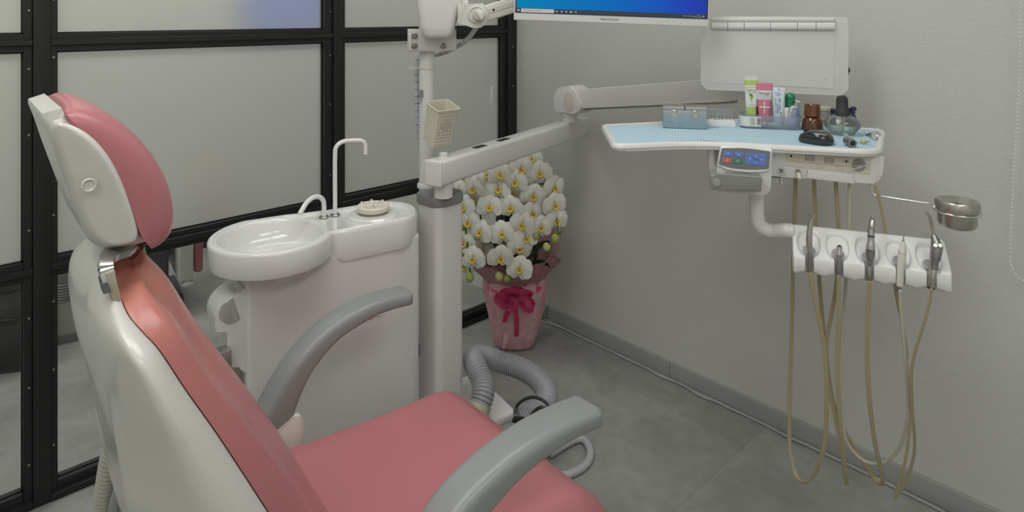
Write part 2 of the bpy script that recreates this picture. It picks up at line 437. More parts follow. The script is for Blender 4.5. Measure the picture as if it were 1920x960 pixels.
# white bin with ribbed grey liner
Y = 2.74; c = at(129, 612, Y); c.z = 0
t = thing('pail', 'white round pail with grey ribbed collar standing behind the clear lower pane', 'bin', Matrix.Translation(c))
obj('body', lathe(new(), [(.088, 0.03), (.092, .04), (.096, .17), (.0, .17)]), mat('pail_cream', (.60, .60, .54), .4), t)
obj('foot_ring', lathe(new(), [(.097, 0), (.097, .03), (0, .03)]), GREY, t)
pr = [(.099, .17)]
for i in range(7): pr += [(.103, .176 + i * .011), (.098, .181 + i * .011)]
pr += [(.104, .26), (.106, .32), (.0, .32)]
obj('ribbed_collar', lathe(new(), pr), mat('collar_grey', (.30, .31, .31), .35), t)
# dark translucent bin at the left edge
c = at(22, 640, 2.5); c.z = 0
t = thing('waste_bin', 'smoky grey translucent waste bin behind the clear pane at left edge', 'bin', Matrix.Translation(c) @ RZ(-30))
smoke = thin_glass('smoky_plastic', (.22, .22, .22), .15, diffuse=.55, dcol=(.11, .11, .11))
b = new(); loft(b, [[(x, y, z) for x, y in rrect(w, w * .8, .03)] for w, z in ((.16, 0), (.17, .01), (.215, .25))], cap=False); obj('body', b, smoke, t)
b = new(); prism(b, rrect(.17, .137, .03), 0, .01); obj('bottom_plate', b, mat('smoke_base', (.05, .05, .05), .4), t)
b = new(); box(b, -.06, .06, -.10, -.092, .19, .215, .003); obj('hand_grip', b, BLACK, t)
# second treatment chair: leg rest and dark base
c = at(342, 530, 2.92); c.z = 0
t = thing('treatment_chair', 'second pink and white dental chair, only its leg rest seen behind the glass', 'chair', Matrix.Translation(c) @ RZ(-8))
b = new(); box(b, -.024, .038, -.06, .34, .165, .62, .01, M=RX(0)); obj('leg_rest_shell', b, WHITE, t)
b = new(); box(b, .039, .080, -.05, .33, .185, .66, .02, 4); obj('leg_rest_cushion', b, PINK, t)
b = new(); box(b, -.006, .030, -.06, .1, .135, .1645, .01); box(b, -.012, .036, -.062, .1, .146, .154, .003); obj('leg_rest_clip', b, WHITE, t)
b = new(); box(b, -.16, -.05, .02, .34, 0, .36, .02); box(b, -.2, .02, .08, .36, 0, .06, .015); obj('base', b, mat('dark_grey_cover', (.07, .075, .08), .35), t)
# ------------------------------------------------------------------ dental chair
CM = frame(-.078, 1.33, 0, 40.9)          # local x forward (towards the footrest), y to the sitter's left, z up
CFx, CFy = .7559, .6547                    # forward in camera station coordinates
def cp(px, py, lat):
    """point on the chair's vertical plane lying lat to the sitter's right"""
    u = (px - 960) / F; mx, my = -.078, 1.33
    rx, ry = CFy, -CFx
    Y = (mx * rx + my * ry + lat) / (u * rx + ry)
    X = u * Y
    return ((X - mx) * CFx + (Y - my) * CFy, H - (py - HZ) / F * Y)
chair = thing('dental_chair', 'pink vinyl dental chair with glossy white back shell and grey armrests', 'chair', CM)

# backrest: stations (front edge pixel, near rear corner pixel, rear silhouette pixel, half width)
ST_ = [((199, 492), (186, 489), (178, 487), .070), ((212, 520), (174, 512), (158, 511), .105), ((225, 556), (161, 548), (144, 551), .140), ((241, 592), (158, 590), (140, 586), .178),
       ((267, 624), (163, 625), (145, 626), .207), ((300, 660), (171, 660), (155, 662), .224), ((350, 735), (188, 730), (177, 732), .235), ((400, 805), (205, 802), (196, 802), .238),
       ((450, 880), (221, 880), (212, 880), .240), ((500, 957), (237, 957), (226, 957), .240)]
back = []
for f, r, c, w in ST_:
    back.append((*cp(*f, w * .86), *cp(r[0] + 7, r[1], w * .5), *cp(*c, 0), w))
A_, B_ = back[-1], back[-3]; dd = [(A_[k] - B_[k]) * .5 for k in range(6)]
for k in (1, 2, 3, 3.6):
    back.append((A_[0] + dd[0] * k, A_[1] + dd[1] * k, A_[2] + .035 * k, A_[3] + dd[1] * k, A_[4] + .035 * k, A_[5] + dd[1] * k, A_[6] - .004 * k))
def interp(S, n):
    cols = [catmull([Vector((s_[k], 0, 0)) for s_ in S], n) for k in range(7)]
    return [tuple(c[i].x for c in cols) for i in range(len(cols[0]))]
BS7 = interp(back, 5); BS = [(a, b_, c, d, w) for a, b_, c, d, e, f, w in BS7]
rings = []
for fx, fz, rx_, rz_, cx_, cz_, w in BS7:
    half = []
    for a, l in ((0, .84), (.02, .875), (.09, .925), (.18, .963), (.28, .988), (.38, 1.0), (.50, .975), (.66, .87), (.82, .73), (.94, .57)):
        half.append(Vector((fx + (rx_ - fx) * a, -l * w, fz + (rz_ - fz) * a)))
    half = catmull(half, 3)
    R0 = Vector((rx_, -.5 * w, rz_)); C0 = Vector((cx_, 0, cz_))
    for t in (.0, .12, .3, .5, .75):
        q = R0.lerp(C0, t); k = 1 - (1 - t) ** 2
        half.append(Vector((rx_ + (cx_ - rx_) * k, -.5 * w * (1 - t), rz_ + (cz_ - rz_) * k)))
    ring = half + [C0] + [Vector((p.x, -p.y, p.z)) for p in reversed(half)] + [Vector((fx, .7 * w, fz)), Vector((fx, 0, fz)), Vector((fx, -.7 * w, fz))]
    rings.append(ring)
fx, fz, rx_, rz_, cx_, cz_, w = BS7[0]
tops = []
for s_, dz_ in ((.45, .020), (.72, .017), (.9, .010)):
    cc_ = Vector(((fx + cx_) / 2, 0, fz)); tops.append([Vector((cc_.x + (p.x - cc_.x) * s_, p.y * s_, p.z + dz_)) for p in rings[0]])
b = new(); loft(b, tops + rings)
sh = obj('back_shell', b, WHITE2, chair, ang=60)
# cushion
rings = []
N = 28
for i, (fx, fz, rx_, rz_, w) in enumerate(BS):
    if i < 4: continue
    k = i / (len(BS) - 1)
    ax, az = rx_ - fx, rz_ - fz; L = sqrt(ax * ax + az * az); nx, nz = -ax / L, -az / L
    nx, nz = (.85, .38) if i > 8 else (.9, .2)
    thk = min(.064, .030 + w * .17)
    wc = w * .848 * min(1, .40 + .075 * (i - 4))
    ring = []
    for j in range(N + 1):
        t = -1 + 2 * j / N
        up_ = max(0, min(1, (.78 - k) / .3)); up_ = up_ * up_ * (3 - 2 * up_); fade = min(1, (i - 3) / 5)
        roll = (.036 * up_ + .050 * (1 - up_)) * max(0, 1 - abs(t) ** 6) ** .5
        roll -= .012 * up_ * math.exp(-((abs(t) - .50) / .13) ** 2)
        pil = (.021 * up_ + .022 * (1 - up_)) * max(0, 1 - (t / .60) ** 2) ** .75
        th = (roll + pil) * (.55 + .45 * fade) + .001
        ring.append((fx + nx * th, -wc * (t if abs(t) < .98 else .998 * (1 if t > 0 else -1)), fz + nz * th))
    ring += [(fx - nx * .0015, wc * .93, fz - nz * .0015), (fx - nx * .0015, 0, fz - nz * .0015), (fx - nx * .0015, -wc * .93, fz - nz * .0015)]
    rings.append(ring)
fx, fz, rx_, rz_, w = BS[4]
t0 = [(fx + (p[0] - fx) * .45, p[1] * .55, fz + (p[2] - fz) * .5 + .003) for p in rings[0]]
b = new(); loft(b, [t0] + rings); obj('back_cushion', b, PINKO, chair, ang=70)

# seat pan cushion, dished, ending in a knee roll and the leg rest
rings = []
for x, zs, zc, w, dn in ((-.50, .492, .462, .215, .09), (-.46, .502, .470, .222, .10), (-.36, .500, .463, .232, .11), (-.24, .485, .450, .238, .11), (-.10, .473, .449, .242, .11), (.0, .466, .452, .246, .11),
                         (.045, .463, .456, .250, .11), (.078, .456, .452, .252, .115), (.11, .436, .434, .252, .13), (.14, .408, .407, .252, .15), (.165, .37, .37, .250, .16), (.20, .31, .31, .246, .17), (.25, .23, .23, .24, .14), (.29, .17, .17, .225, .10), (.305, .15, .15, .2, .06)):
    tx = -.05 if x > .1 else 0
    ring = []
    for j in range(25):
        t = -1 + 2 * j / 24
        z = zc + (zs - zc) * min(1, abs(t) / .82) ** 2.2
        if abs(t) > .82: z -= .055 * ((abs(t) - .82) / .18) ** 2.4
        ring.append((x, w * t, z))
    ring += [(x + tx * 1.2, w * .985, zs - dn), (x + tx * 1.4, 0, zs - dn - .01), (x + tx * 1.2, -w * .985, zs - dn)]
    rings.append(ring)
rr = []
for k in range(len(rings[0])):
    rr.append(catmull([r[k] for r in rings], 4))
b = new(); loft(b, [[rr[k][i] for k in range(len(rr))] for i in range(len(rr[0]))]); obj('seat_cushion', b, PINK, chair, ang=70)
b = new(); box(b, -.5, .1, -.2, .2, .27, .36, .03); obj('seat_pan', b, ENAM, chair)
b = new(); box(b, -.42, .0, -.14, .14, .09, .28, .03); obj('lift_column', b, ENAM, chair)
b = new(); box(b, -.62, .05, -.24, .24, 0, .09, .03); obj('base_plate', b, ENAM, chair)

# headrest: side outline from the photograph, rounded across the width
HW = .125
seam = [(116, 203), (128, 222), (160, 238), (190, 268), (218, 312), (243, 372), (262, 430), (274, 454)]
rear = [(268, 464), (240, 470), (205, 476), (184, 470), (166, 450), (142, 392), (112, 312), (93, 256), (80, 222), (90, 211)]
outer = [(116, 203), (119, 192), (136, 187), (168, 194), (206, 214), (250, 248), (288, 293), (314, 345), (323, 395), (318, 428), (298, 449), (274, 455)]
S2 = [Vector((*cp(x, y, HW * .8), 0)) for x, y in seam]; R2 = [Vector((*cp(x, y, HW * .9), 0)) for x, y in rear]; O2 = [Vector((*cp(x, y, .05), 0)) for x, y in outer]
S2c = catmull(S2, 4); R2c = catmull(R2, 3)
S2u, _ = resample(S2c, .005); R2u, _ = resample(R2c, .005); nS = len(S2u)
shell_prof = S2u + R2u[1:-1]; cen = sum(shell_prof, Vector((0, 0, 0))) / len(shell_prof); nP = len(shell_prof)
def inset(P, d):
    P = [p.copy() for p in P]; st = 8; n_ = len(P)
    ar = sum(P[k].x * P[(k + 1) % n_].y - P[(k + 1) % n_].x * P[k].y for k in range(n_)); sg = 1 if ar > 0 else -1
    for _ in range(st):
        Q_ = []
        for k in range(n_):
            tn = (P[(k + 1) % n_] - P[k - 1]).normalized(); Q_.append(P[k] + Vector((-tn.y, tn.x, 0)) * sg * d / st)
        P = Q_
        for _s in range(3 if d > .0005 else 0): P = [P[k] * .5 + (P[k - 1] + P[(k + 1) % n_]) * .25 for k in range(n_)]
    return P
rings = []
sm_ = S2u[nS // 2]; ax_ = (S2u[-1] - S2u[0]).normalized(); nv_ = Vector((-ax_.y, ax_.x, 0))
if nv_.dot(cen - sm_) < 0: nv_ = -nv_
wd_ = max((p - sm_).dot(nv_) for p in shell_prof)
def yk_(p): return 1.0 - .20 * (p - sm_).dot(nv_) / wd_
yks = [yk_(p) for p in shell_prof]
for t in [-1, -.995, -.985, -.97, -.95, -.925, -.895, -.86, -.82, -.78, -.5, 0, .5, .78, .82, .86, .895, .925, .95, .97, .985, .995, 1]:
    a = abs(t); d_ = .011 * (1 - (1 - max(0, (a - .78) / .22) ** 2) ** .5)
    rings.append([(q.x, t * HW * yk_(q), q.y) for q in inset(shell_prof, d_)])
for sgn, ins in ((-1, 0), (1, len(rings) + 6)):
    base_ = rings[0] if sgn < 0 else rings[-1]; extra = []
    for f_ in (.2, .4, .6, .8, .93, .99):
        extra.append([(x + (cen.x - x) * f_, sgn * HW * yk_(Vector((x + (cen.x - x) * f_, z + (cen.y - z) * f_, 0))), z + (cen.y - z) * f_) for x, y, z in base_])
    rings = (list(reversed(extra)) + rings) if sgn < 0 else rings + extra
b = new(); loft(b, rings)
hs = obj('headrest', b, WHITE2, chair, ang=60, label='white headrest shell')
O2c = catmull(O2, 4); n = len(O2c)
Sr, _ = resample(catmull([Vector((*cp(x, y, HW * .8), 0)) for x, y in seam], 8), .001)
rings = []
for q in range(33):
    t = -1 + 2 * q / 32; a = abs(t); bb_ = (1 - a ** 4.5) ** .5 * .94 + .06 if a < 1 else .06
    ring = []
    for i, p in enumerate(O2c):
        s = Sr[min(len(Sr) - 1, int(i / (n - 1) * (len(Sr) - 1)))]
        w_ = s.lerp(p, bb_); ring.append((w_.x, t * HW * .90, w_.y))
    for f_ in [1 - k_ / 13 for k_ in range(14)]:
        s = Sr[min(len(Sr) - 1, int(f_ * (len(Sr) - 1)))]; s2 = s.lerp(cen, .09); ring.append((s2.x, t * HW * .90, s2.y))
    rings.append(ring)
b = new(); loft(b, rings); obj('headrest_cushion', b, PINK, hs, ang=70)
dx_, dz_ = cp(167, 347, HW)
b = new(); lathe(b, [(0, -.003), (.004, -.0025), (.0062, .0002), (.0072, .0012), (.0080, .0006), (.0082, -.003)], 24, T(dx_, -HW - .0005, dz_) @ RX(90)); obj('screw_recess', b, WHITE2, hs)
# headrest bar: chrome strap curling out of the slot
def cp3(px, py, lat): x, z = cp(px, py, lat); return Vector((x, -lat, z))
Pv = [cp3(207, 543, .126), cp3(203, 522, .128), cp3(198, 502, .124), cp3(199, 488, .112), cp3(209, 478, .095), cp3(226, 470, .08), cp3(236, 460, .07)]
b = new(); Q = catmull(Pv, 8); rings = []
for i, p in enumerate(Q):
    k = i / (len(Q) - 1); tn = (Q[min(i + 1, len(Q) - 1)] - Q[max(i - 1, 0)]).normalized()
    wd = (cp3(222, 480, .1) - cp3(200, 480, .1)).normalized(); wd = (wd - tn * wd.dot(tn)).normalized(); th_ = tn.cross(wd)
    w_ = .0075 + .007 * max(0, (k - .4) / .6); rings.append([p + wd * (a * w_ / .5) + th_ * c for a, c in rrect(1.0, .009, .0035, 3)])
loft(b, rings); obj('headrest_bar', b, CHROME, chair)
c4 = [cp3(187, 524, .124), cp3(200, 521, .124), cp3(207, 545, .134), cp3(193, 549, .134)]
b = new(); nn = Vector((0, -1, 0)); v0 = [b.verts.new(p + nn * .006) for p in c4]; v1 = [b.verts.new(p - nn * .012) for p in c4]
b.faces.new(v0); b.faces.new(list(reversed(v1)))
for i in range(4): b.faces.new((v0[i], v1[i], v1[(i + 1) % 4], v0[(i + 1) % 4]))
obj('bar_slot', b, mat('slot_dark', (.03, .03, .03), .4), chair, smooth=False)
p0_ = cp3(212, 532, .128); b = new(); box(b, -.006, .004, -.006, .004, -.022, .018, .002, 2, M=T(p0_.x, p0_.y, p0_.z) @ RY(-12)); obj('bar_guide', b, mat('worn_guide', (.42, .38, .28), .5), chair)

# armrests
def arm(pts, lat, sgn):
    P = [Vector((*cp(px, py, lat),)).to_3d() for px, py in pts]
    P = [Vector((p.x, 0, p.y)) for p in P]; Q = catmull(P, 8); n = len(Q); b = new(); rings = []
    for i, p in enumerate(Q):
        tn = (Q[min(i + 1, n - 1)] - Q[max(i - 1, 0)]).normalized(); up = Vector((tn.z, 0, -tn.x))
        k = i / (n - 1)                     # 0 tip .. 1 base
        th = .030 + .052 * k ** 1.8; w = .070 - .004 * k
        prof = roundpoly([(w / 2, th * .42), (-w / 2, th * .42), (-w / 2, -th * .5), (w / 2, -th * .5)], [.016, .016, .010, .010], 4)
        e = 1.0
        rings.append([p + up * (v * e + (.003 * (1 - (2 * u_ / w) ** 2) if v > 0 else 0)) + Vector((0, u_ * e - lat, 0)) for u_, v in prof])
    # rounded tip
    tn = (Q[0] - Q[1]).normalized(); c0 = sum(rings[0], Vector()) / len(rings[0])
    tips = []
    for d, s in ((.010, .72), (.008, .86), (.005, .95)):
        tips.append([c0 + (p - c0) * s + tn * d for p in rings[0]])
    loft(b, tips + rings); return b
near = [(1098, 770), (1050, 791), (1000, 819), (950, 855), (905, 896), (868, 938), (838, 985), (815, 1040)]
far = [(757, 553), (720, 562), (683, 576), (620, 613), (567, 668), (536, 718), (513, 768), (506, 790)]
obj('armrest', arm(near, .300, 1), ARMG, chair, ang=50)
obj('armrest', arm(far, -.300, -1), ARMG, chair, ang=50)
for lat in (-.300, .300):
    x, z = cp(522, 796, -.300)
    b = new(); prism(b, roundpoly([(x - .055, z - .155), (x + .045, z - .155), (x + .042, z + .008), (x + .030, z + .030), (x - .050, z - .006)], .014), -.034, .034, .006, M=RX(90) if False else Matrix(((1, 0, 0, 0), (0, 0, -1, -lat), (0, 1, 0, 0), (0, 0, 0, 1))))
    box(b, x - .05, x + .04, min(-lat, -lat * .55), max(-lat, -lat * .55), z - .16, z - .09, .01)
    obj('armrest_bracket', b, mat('aged_white', (.70, .66, .60), .32, coat=.3), chair)
# hoses hanging behind the back
def behind(pts): return [at(*p) for p in pts]
b = new(); tube(b, behind([(222, 800, .98), (212, 840, .99), (203, 890, 1.0), (194, 950, 1.02), (186, 1010, 1.06), (190, 1080, 1.15), (250, 1150, 1.2)]), .0150, seg=14, ribs=(.0082, .0013)); obj('ribbed_hose', b, mat('beige_hose', (.46, .45, .40), .45), chair, world=True, ang=80)
b = new(); tube(b, behind([(243, 850, .97), (228, 905, .98), (214, 950, 1.0), (205, 1020, 1.05), (215, 1100, 1.15)]), .0085, seg=10); obj('power_cord', b, mat('grey_cord', (.33, .33, .35), .4), chair, world=True)
b = new(); tube(b, behind([(236, 830, 1.0), (226, 880, 1.02), (220, 950, 1.05), (216, 1040, 1.1)]), .0085, seg=10); obj('air_tube', b, mat('beige_hose', (.46, .45, .40), .45), chair, world=True)
# ------------------------------------------------------------------ cuspidor (spittoon unit)
UM = frame(-.283, 1.83, 0, 35.1)
cu = thing('cuspidor', 'white dental cuspidor cabinet with oval porcelain bowl and two curved water spouts', 'cuspidor', UM)
BC = Vector((-.372, .040)); BR = .150; DC = Vector((-.066, .050)); DR = .096
def outline(grow=0.0, bowl=True, n=40):
    """plan outline of basin rim: bowl circle blended into the deck"""
    pts = []
    # front deck edge from bowl joint to right end, right semicircle, back edge, bowl round
    r = DR + grow
    for k in range(25):
        a = radians(-92 + 180 * k / 24 + 2); pts.append((DC.x + r * cos(a), DC.y + r * sin(a) * (1.0)))
    R = BR + grow
    pts.append((-.15, .149 + grow)); pts.append((-.20, .155 + grow)); pts.append((-.255, .163 + grow * .9)); pts.append((-.30, .1765 + grow))
    for k in range(n + 1):
        a = radians(104 + 226 * k / n); pts.append((BC.x + R * cos(a), BC.y + R * sin(a)))
    pts.append((-.236, -.040 - grow)); pts.append((-.215, -.0445 - grow)); pts.append((-.15, -.046 - grow))
    return pts
ZR, ZBW, ZDK = .795, .728, .706
# deck body with the bowl wall: outer skin
b = new()
P = outline()
def ringz(g, z): return [(x, y, z) for x, y in outline(g)]
# rings from bottom to rim with a rounded lip
def zb(x): return ZBW if x < -.252 else ZDK if x > -.238 else ZBW + (ZDK - ZBW) * (x + .252) / .014
def skirt(g, f): return [(x, y, zb(x) + f * (ZR - zb(x))) for x, y in outline(g)]
rings = [skirt(-.035, 0.0), skirt(-.014, .0), skirt(-.003, .06), skirt(0, .2), skirt(0.001, .86), skirt(-.001, .95), skirt(-.006, 1.0), skirt(-.013, .985)]
# deck top: flat floor with a hole for the bowl; the bowl is a hollow of revolution with its own rolled rim
loft(b, rings, cap=False)
ZD = ZR - .010
inn = [(x, y) for x, y, z in rings[-1]]
fillet = [[(x, y, z) for x, y, z in rings[-1]], [(x, y, ZR - .006) for x, y in outline(-.015)], [(x, y, ZD + .0008) for x, y in outline(-.0185)], [(x, y, ZD) for x, y in outline(-.023)]]
loft(b, fillet, cap=False)
RB = BR - .0165
b3 = new(); o3 = [b3.verts.new((x, y, ZD)) for x, y in outline(-.023)]; e3 = [b3.edges.new((o3[k], o3[(k + 1) % len(o3)])) for k in range(len(o3))]
bmesh.ops.triangle_fill(b3, use_beauty=True, edges=e3)
dl = [f for f in b3.faces if all((Vector((v.co.x, v.co.y)) - BC).length < RB - .002 for v in f.verts)]
merge(b, b3)
bmesh.ops.remove_doubles(b, verts=b.verts, dist=.0003)
hole = bmesh.new(); lathe(hole, [(0, ZR - .2), (RB - .004, ZR - .2), (RB - .004, ZR + .1), (0, ZR + .1)], 72, T(BC.x, BC.y, 0))
cut = obj('cut', hole, None); basin = obj('basin', b, PORC, cu, ang=50)
# scooped channel from deck into the bowl
md = basin.modifiers.new('bowl', 'BOOLEAN'); md.operation = 'DIFFERENCE'; md.object = cut; md.solver = 'EXACT'; md.use_hole_tolerant = True
cut.matrix_world = UM
bpy.context.view_layer.update(); dg = bpy.context.evaluated_depsgraph_get()
me = bpy.data.meshes.new_from_object(basin.evaluated_get(dg)); basin.modifiers.clear(); basin.data = me
me.polygons.foreach_set('use_smooth', [True] * len(me.polygons)); me.set_sharp_from_angle(angle=radians(50)); me.materials.clear(); me.materials.append(PORC)
bpy.data.objects.remove(cut)
b = new()
openlathe(b, [(RB + .004, ZD - .001), (RB + .0025, ZR - .006), (RB + .0005, ZR - .0035), (RB - .003, ZR - .0028), (RB - .0065, ZR - .005), (RB - .010, ZR - .012), (RB - .0155, ZR - .030), (RB - .022, ZR - .046), (RB - .034, ZR - .057), (RB - .055, ZR - .063), (.03, ZR - .066), (.001, ZR - .067)], 72, T(BC.x, BC.y, 0))
obj('bowl', b, PORC, cu, ang=80)
# small drain in the bowl
b = new(); lathe(b, [(.016, 0), (.016, .002), (.012, .003), (0, .0015)], 24, T(BC.x + .03, BC.y + .02, ZR - .0665)); obj('drain', b, STEEL, basin)
# neck under the bowl and cabinet body
b = new()
loft(b, [[(BC.x + .03 + r * cos(2 * pi * k / 40), BC.y + r * .9 * sin(2 * pi * k / 40), z) for k in range(40)] for r, z in ((.118, .7275), (.112, .718), (.100, .710), (.095, .69))])
obj('bowl_neck', b, PORC, cu)
cab = roundpoly([(-.452, -.040), (-.06, -.040), (.024, -.02), (.026, .12), (-.06, .138), (-.452, .138)], [.012, .05, .05, .06, .05, .012], 6)
b = new(); prism(b, cab, .03, .7275, .004); obj('cabinet', b, ENAM, cu)
b = new(); prism(b, offset_poly(cab, .012), 0, .03, 0); obj('plinth', b, mat('plinth_grey', (.10, .10, .10), .5), cu)
# access panel seam low on the cabinet front and the maker's sticker
stk = cp  # sticker on the front face
def oncab(px, py):
    """pixel -> cabinet local point on the front face y=-.04"""
    o = UM.inverted() @ Vector((CAMX, CAMY, H)); d = (UM.inverted().to_3x3()) @ (at(px, py, 1.0) - Vector((CAMX, CAMY, H)))
    k = (-.0405 - o.y) / d.y; return o + d * k
pa = oncab(686, 600.5); pb_ = oncab(719, 591)
sz = .0052
red = mat('sticker_red', (.55, .06, .04), .5); blk = mat('print_black', (.02, .02, .02), .5)
b = new(); patch(b, .060, .0105, T((pa.x + pb_.x) / 2 - .004, -.0404, (pa.z + pb_.z) / 2) @ FACE, .002)
st = obj('sticker', b, mat('sticker_clear', (.72, .69, .67), .4), cu)
def glyph(b, cx, cz, s, kind, y=-.0408):
    """little kana-like marks made of strokes"""
    for (x0, z0, x1, z1) in kind:
        d = Vector((x1 - x0, z1 - z0)); L = d.length * s; a = math.degrees(atan2(d.y, d.x))
        patch(b, L + s * .12, s * .15, T(cx + (x0 + x1) / 2 * s, y, cz + (z0 + z1) / 2 * s) @ FACE @ RZ(a))
KANA = [[(-.4, .2, .4, .2), (-.1, .5, -.3, -.4), (0, 0, .35, -.1), (.35, -.1, .1, -.45)], [(-.4, .35, .4, .35), (0, .35, 0, -.5), (-.2, -.1, 0, -.2)], [(-.4, .3, .3, .3), (.3, .3, -.3, -.4), (-.1, -.1, .4, -.4)],
        [(-.35, -.3, .3, -.3), (.3, -.3, .3, .35), (.3, .35, -.3, .35), (-.3, .35, -.35, -.3), (-.3, .35, .3, -.3)], [(-.4, .3, .4, .3), (.1, .3, -.2, -.45)],
        [(-.3, .4, .3, .4), (.3, .4, .2, .1), (0, .2, -.1, -.45)], [(-.4, .2, .4, .3), (-.1, .5, -.2, -.4), (-.2, -.4, .3, -.3), (.3, -.3, .2, .05)], [(-.3, .4, -.3, -.4), (-.3, -.4, .0, -.2), (.2, .4, .3, .0)], [(-.3, .3, .1, .0), (.1, .0, .4, -.4)]]
b = new(); b1 = new()
for i, k in enumerate(KANA):
    tt = i / 8; (glyph)(b if i < 5 else b1, pa.x + (pb_.x - pa.x) * tt, (pa.z + pb_.z) / 2, sz, k)
obj('red_lettering', b, red, st, smooth=False); obj('black_lettering', b1, blk, st, smooth=False)

# spouts
def spout(P, r, name):
    b = new(); tube(b, P, r, seg=14, n=8); o = obj(name, b, PORC, cu)
    p = Vector(P[-1]); q = Vector(P[-2])
    return o
z0 = ZR - .010
t1 = spout([(-.182, .112, z0 - .002), (-.182, .112, z0 + .06), (-.182, .112, z0 + .165), (-.178, .112, z0 + .193), (-.160, .110, z0 + .206), (-.135, .106, z0 + .207), (-.108, .101, z0 + .204), (-.098, .099, z0 + .192), (-.097, .098, z0 + .165)], .0062, 'cup_spout')
t2 = spout([(-.214, .111, z0 - .002), (-.214, .111, z0 + .035), (-.218, .109, z0 + .052), (-.232, .103, z0 + .064), (-.250, .095, z0 + .066), (-.270, .087, z0 + .057), (-.290, .078, z0 + .034)], .0066, 'bowl_spout')
for p_, o in (((-.182, .112), t1), ((-.214, .111), t2)):
    b = new(); lathe(b, [(.0, 0), (.0135, 0), (.0138, .005), (.012, .0068), (.0075, .0072), (0, .0072)], 24, T(p_[0], p_[1], z0 - .001)); obj('collar', b, STEEL2, o)
# filter dish
fx, fy = -.092, .056
b = new(); lathe(b, [(0, 0), (.070, 0), (.071, .004), (.066, .009), (.05, .010), (0, .010)], 40, T(fx, fy, z0 - .002)); fd = obj('filter_seat', b, PORC, cu)
b = new(); lathe(b, [(0, 0), (.041, 0), (.041, .008), (0, .008)], 36, T(fx, fy, z0 + .007)); obj('stained_band', b, mat('brown_stain', (.26, .20, .11), .5), fd)
b = new(); lathe(b, [(.0, 0), (.043, 0), (.0455, .003), (.0455, .013), (.043, .0155), (.034, .0155), (.031, .013), (0, .013)], 40, T(fx, fy, z0 + .014))
for k in range(7):
    a = 2 * pi * k / 7 + .4
    lathe(b, [(.0040, 0), (.0040, .0045), (.003, .006), (0, .006)], 10, T(fx + .037 * cos(a), fy + .037 * sin(a), z0 + .0285))
for k in range(6):
    a = pi * k / 6; box(b, -.034, .034, -.0018, .0018, 0, .005, .001, 1, M=T(fx, fy, z0 + .026) @ RZ(math.degrees(a)))
obj('filter_cap', b, mat('stained_cream_cap', (.74, .73, .66), .45, mott=(55, (.66, .54, .36), .45)), fd)

# vacuum hose holder on the left flank
def onflank(px, py, y):
    o = UM.inverted() @ Vector((CAMX, CAMY, H)); d = (UM.inverted().to_3x3()) @ (at(px, py, 1.0) - Vector((CAMX, CAMY, H)))
    k = (y - o.y) / d.y; q = o + d * k; return (q.x, q.z)
FYZ = lambda y: Matrix(((1, 0, 0, 0), (0, 0, -1, y), (0, 1, 0, 0), (0, 0, 0, 1)))
yl = -.03
hold = [onflank(x, y, yl) for x, y in ((471, 590), (470, 702), (452, 695), (449, 688), (428, 690), (426, 622), (404, 624), (402, 600), (412, 578), (432, 560), (449, 549), (458, 541), (471, 541))]
b = new(); prism(b, roundpoly(hold, [.002, .002, .003, .003, .006, .006, .008, .02, .02, .01, .01, .004, .002], 4), -.10, 0, .012, FYZ(yl), seg=4); ho = obj('hose_holder', b, WHITE, cu)
el = [onflank(x, y, yl) for x, y in ((450, 597), (441, 604), (428, 607), (415, 600), (411, 588), (415, 575), (430, 563), (437, 558))]
b = new(); prism(b, [(p.x, p.y) for p in catmull([Vector((*e, 0)) for e in el], 4)], -.004, .0015, .001, FYZ(yl)); obj('holder_recess', b, mat('recess_grey', (.40, .41, .40), .2, coat=.4), ho)
# metal arm bar reaching towards the chair, with valve tube under it
x1_, z1_ = onflank(428, 640, yl + .02); x0_, z0_ = onflank(388, 662, yl - .02)
b = new(); box(b, x0_ - .06, x1_, yl - .02, yl + .012, z1_ - .052, z1_ - .002, .003, 2); obj('support_bar', b, ALU, cu)
xa, za = onflank(418, 690, yl); 
b = new(); tube(b, [(xa, .0, za + .01), (xa + .002, .0, za - .05), (xa + .012, .01, za - .14), (xa + .02, .02, za - .3)], .011, seg=12, ribs=(.006, .001)); obj('suction_hose', b, mat('hose_grey_light', (.40, .41, .40), .45), cu, ang=80)
b = new(); tube(b, [(xa + .052, .02, za + .01), (xa + .028, .02, za - .03), (xa + .02, .02, za - .09), (xa + .018, .02, za - .3)], .0045, seg=10); obj('drain_tube', b, mat('hose_dark', (.16, .16, .15), .4), cu)
b = new(); box(b, xa + .028, xa + .055, .0, .05, .03, za + .0, .004); obj('side_rail', b, ALU, cu)
xb, zb_ = onflank(457, 733, yl)
b = new(); lathe(b, [(.006, 0), (.006, .014), (.003, .018), (0, .018)], 12, T(xb - .004, -.006, zb_) @ RX(90)); obj('drain_plug', b, mat('amber_plug', (.40, .16, .02), .25), cu)

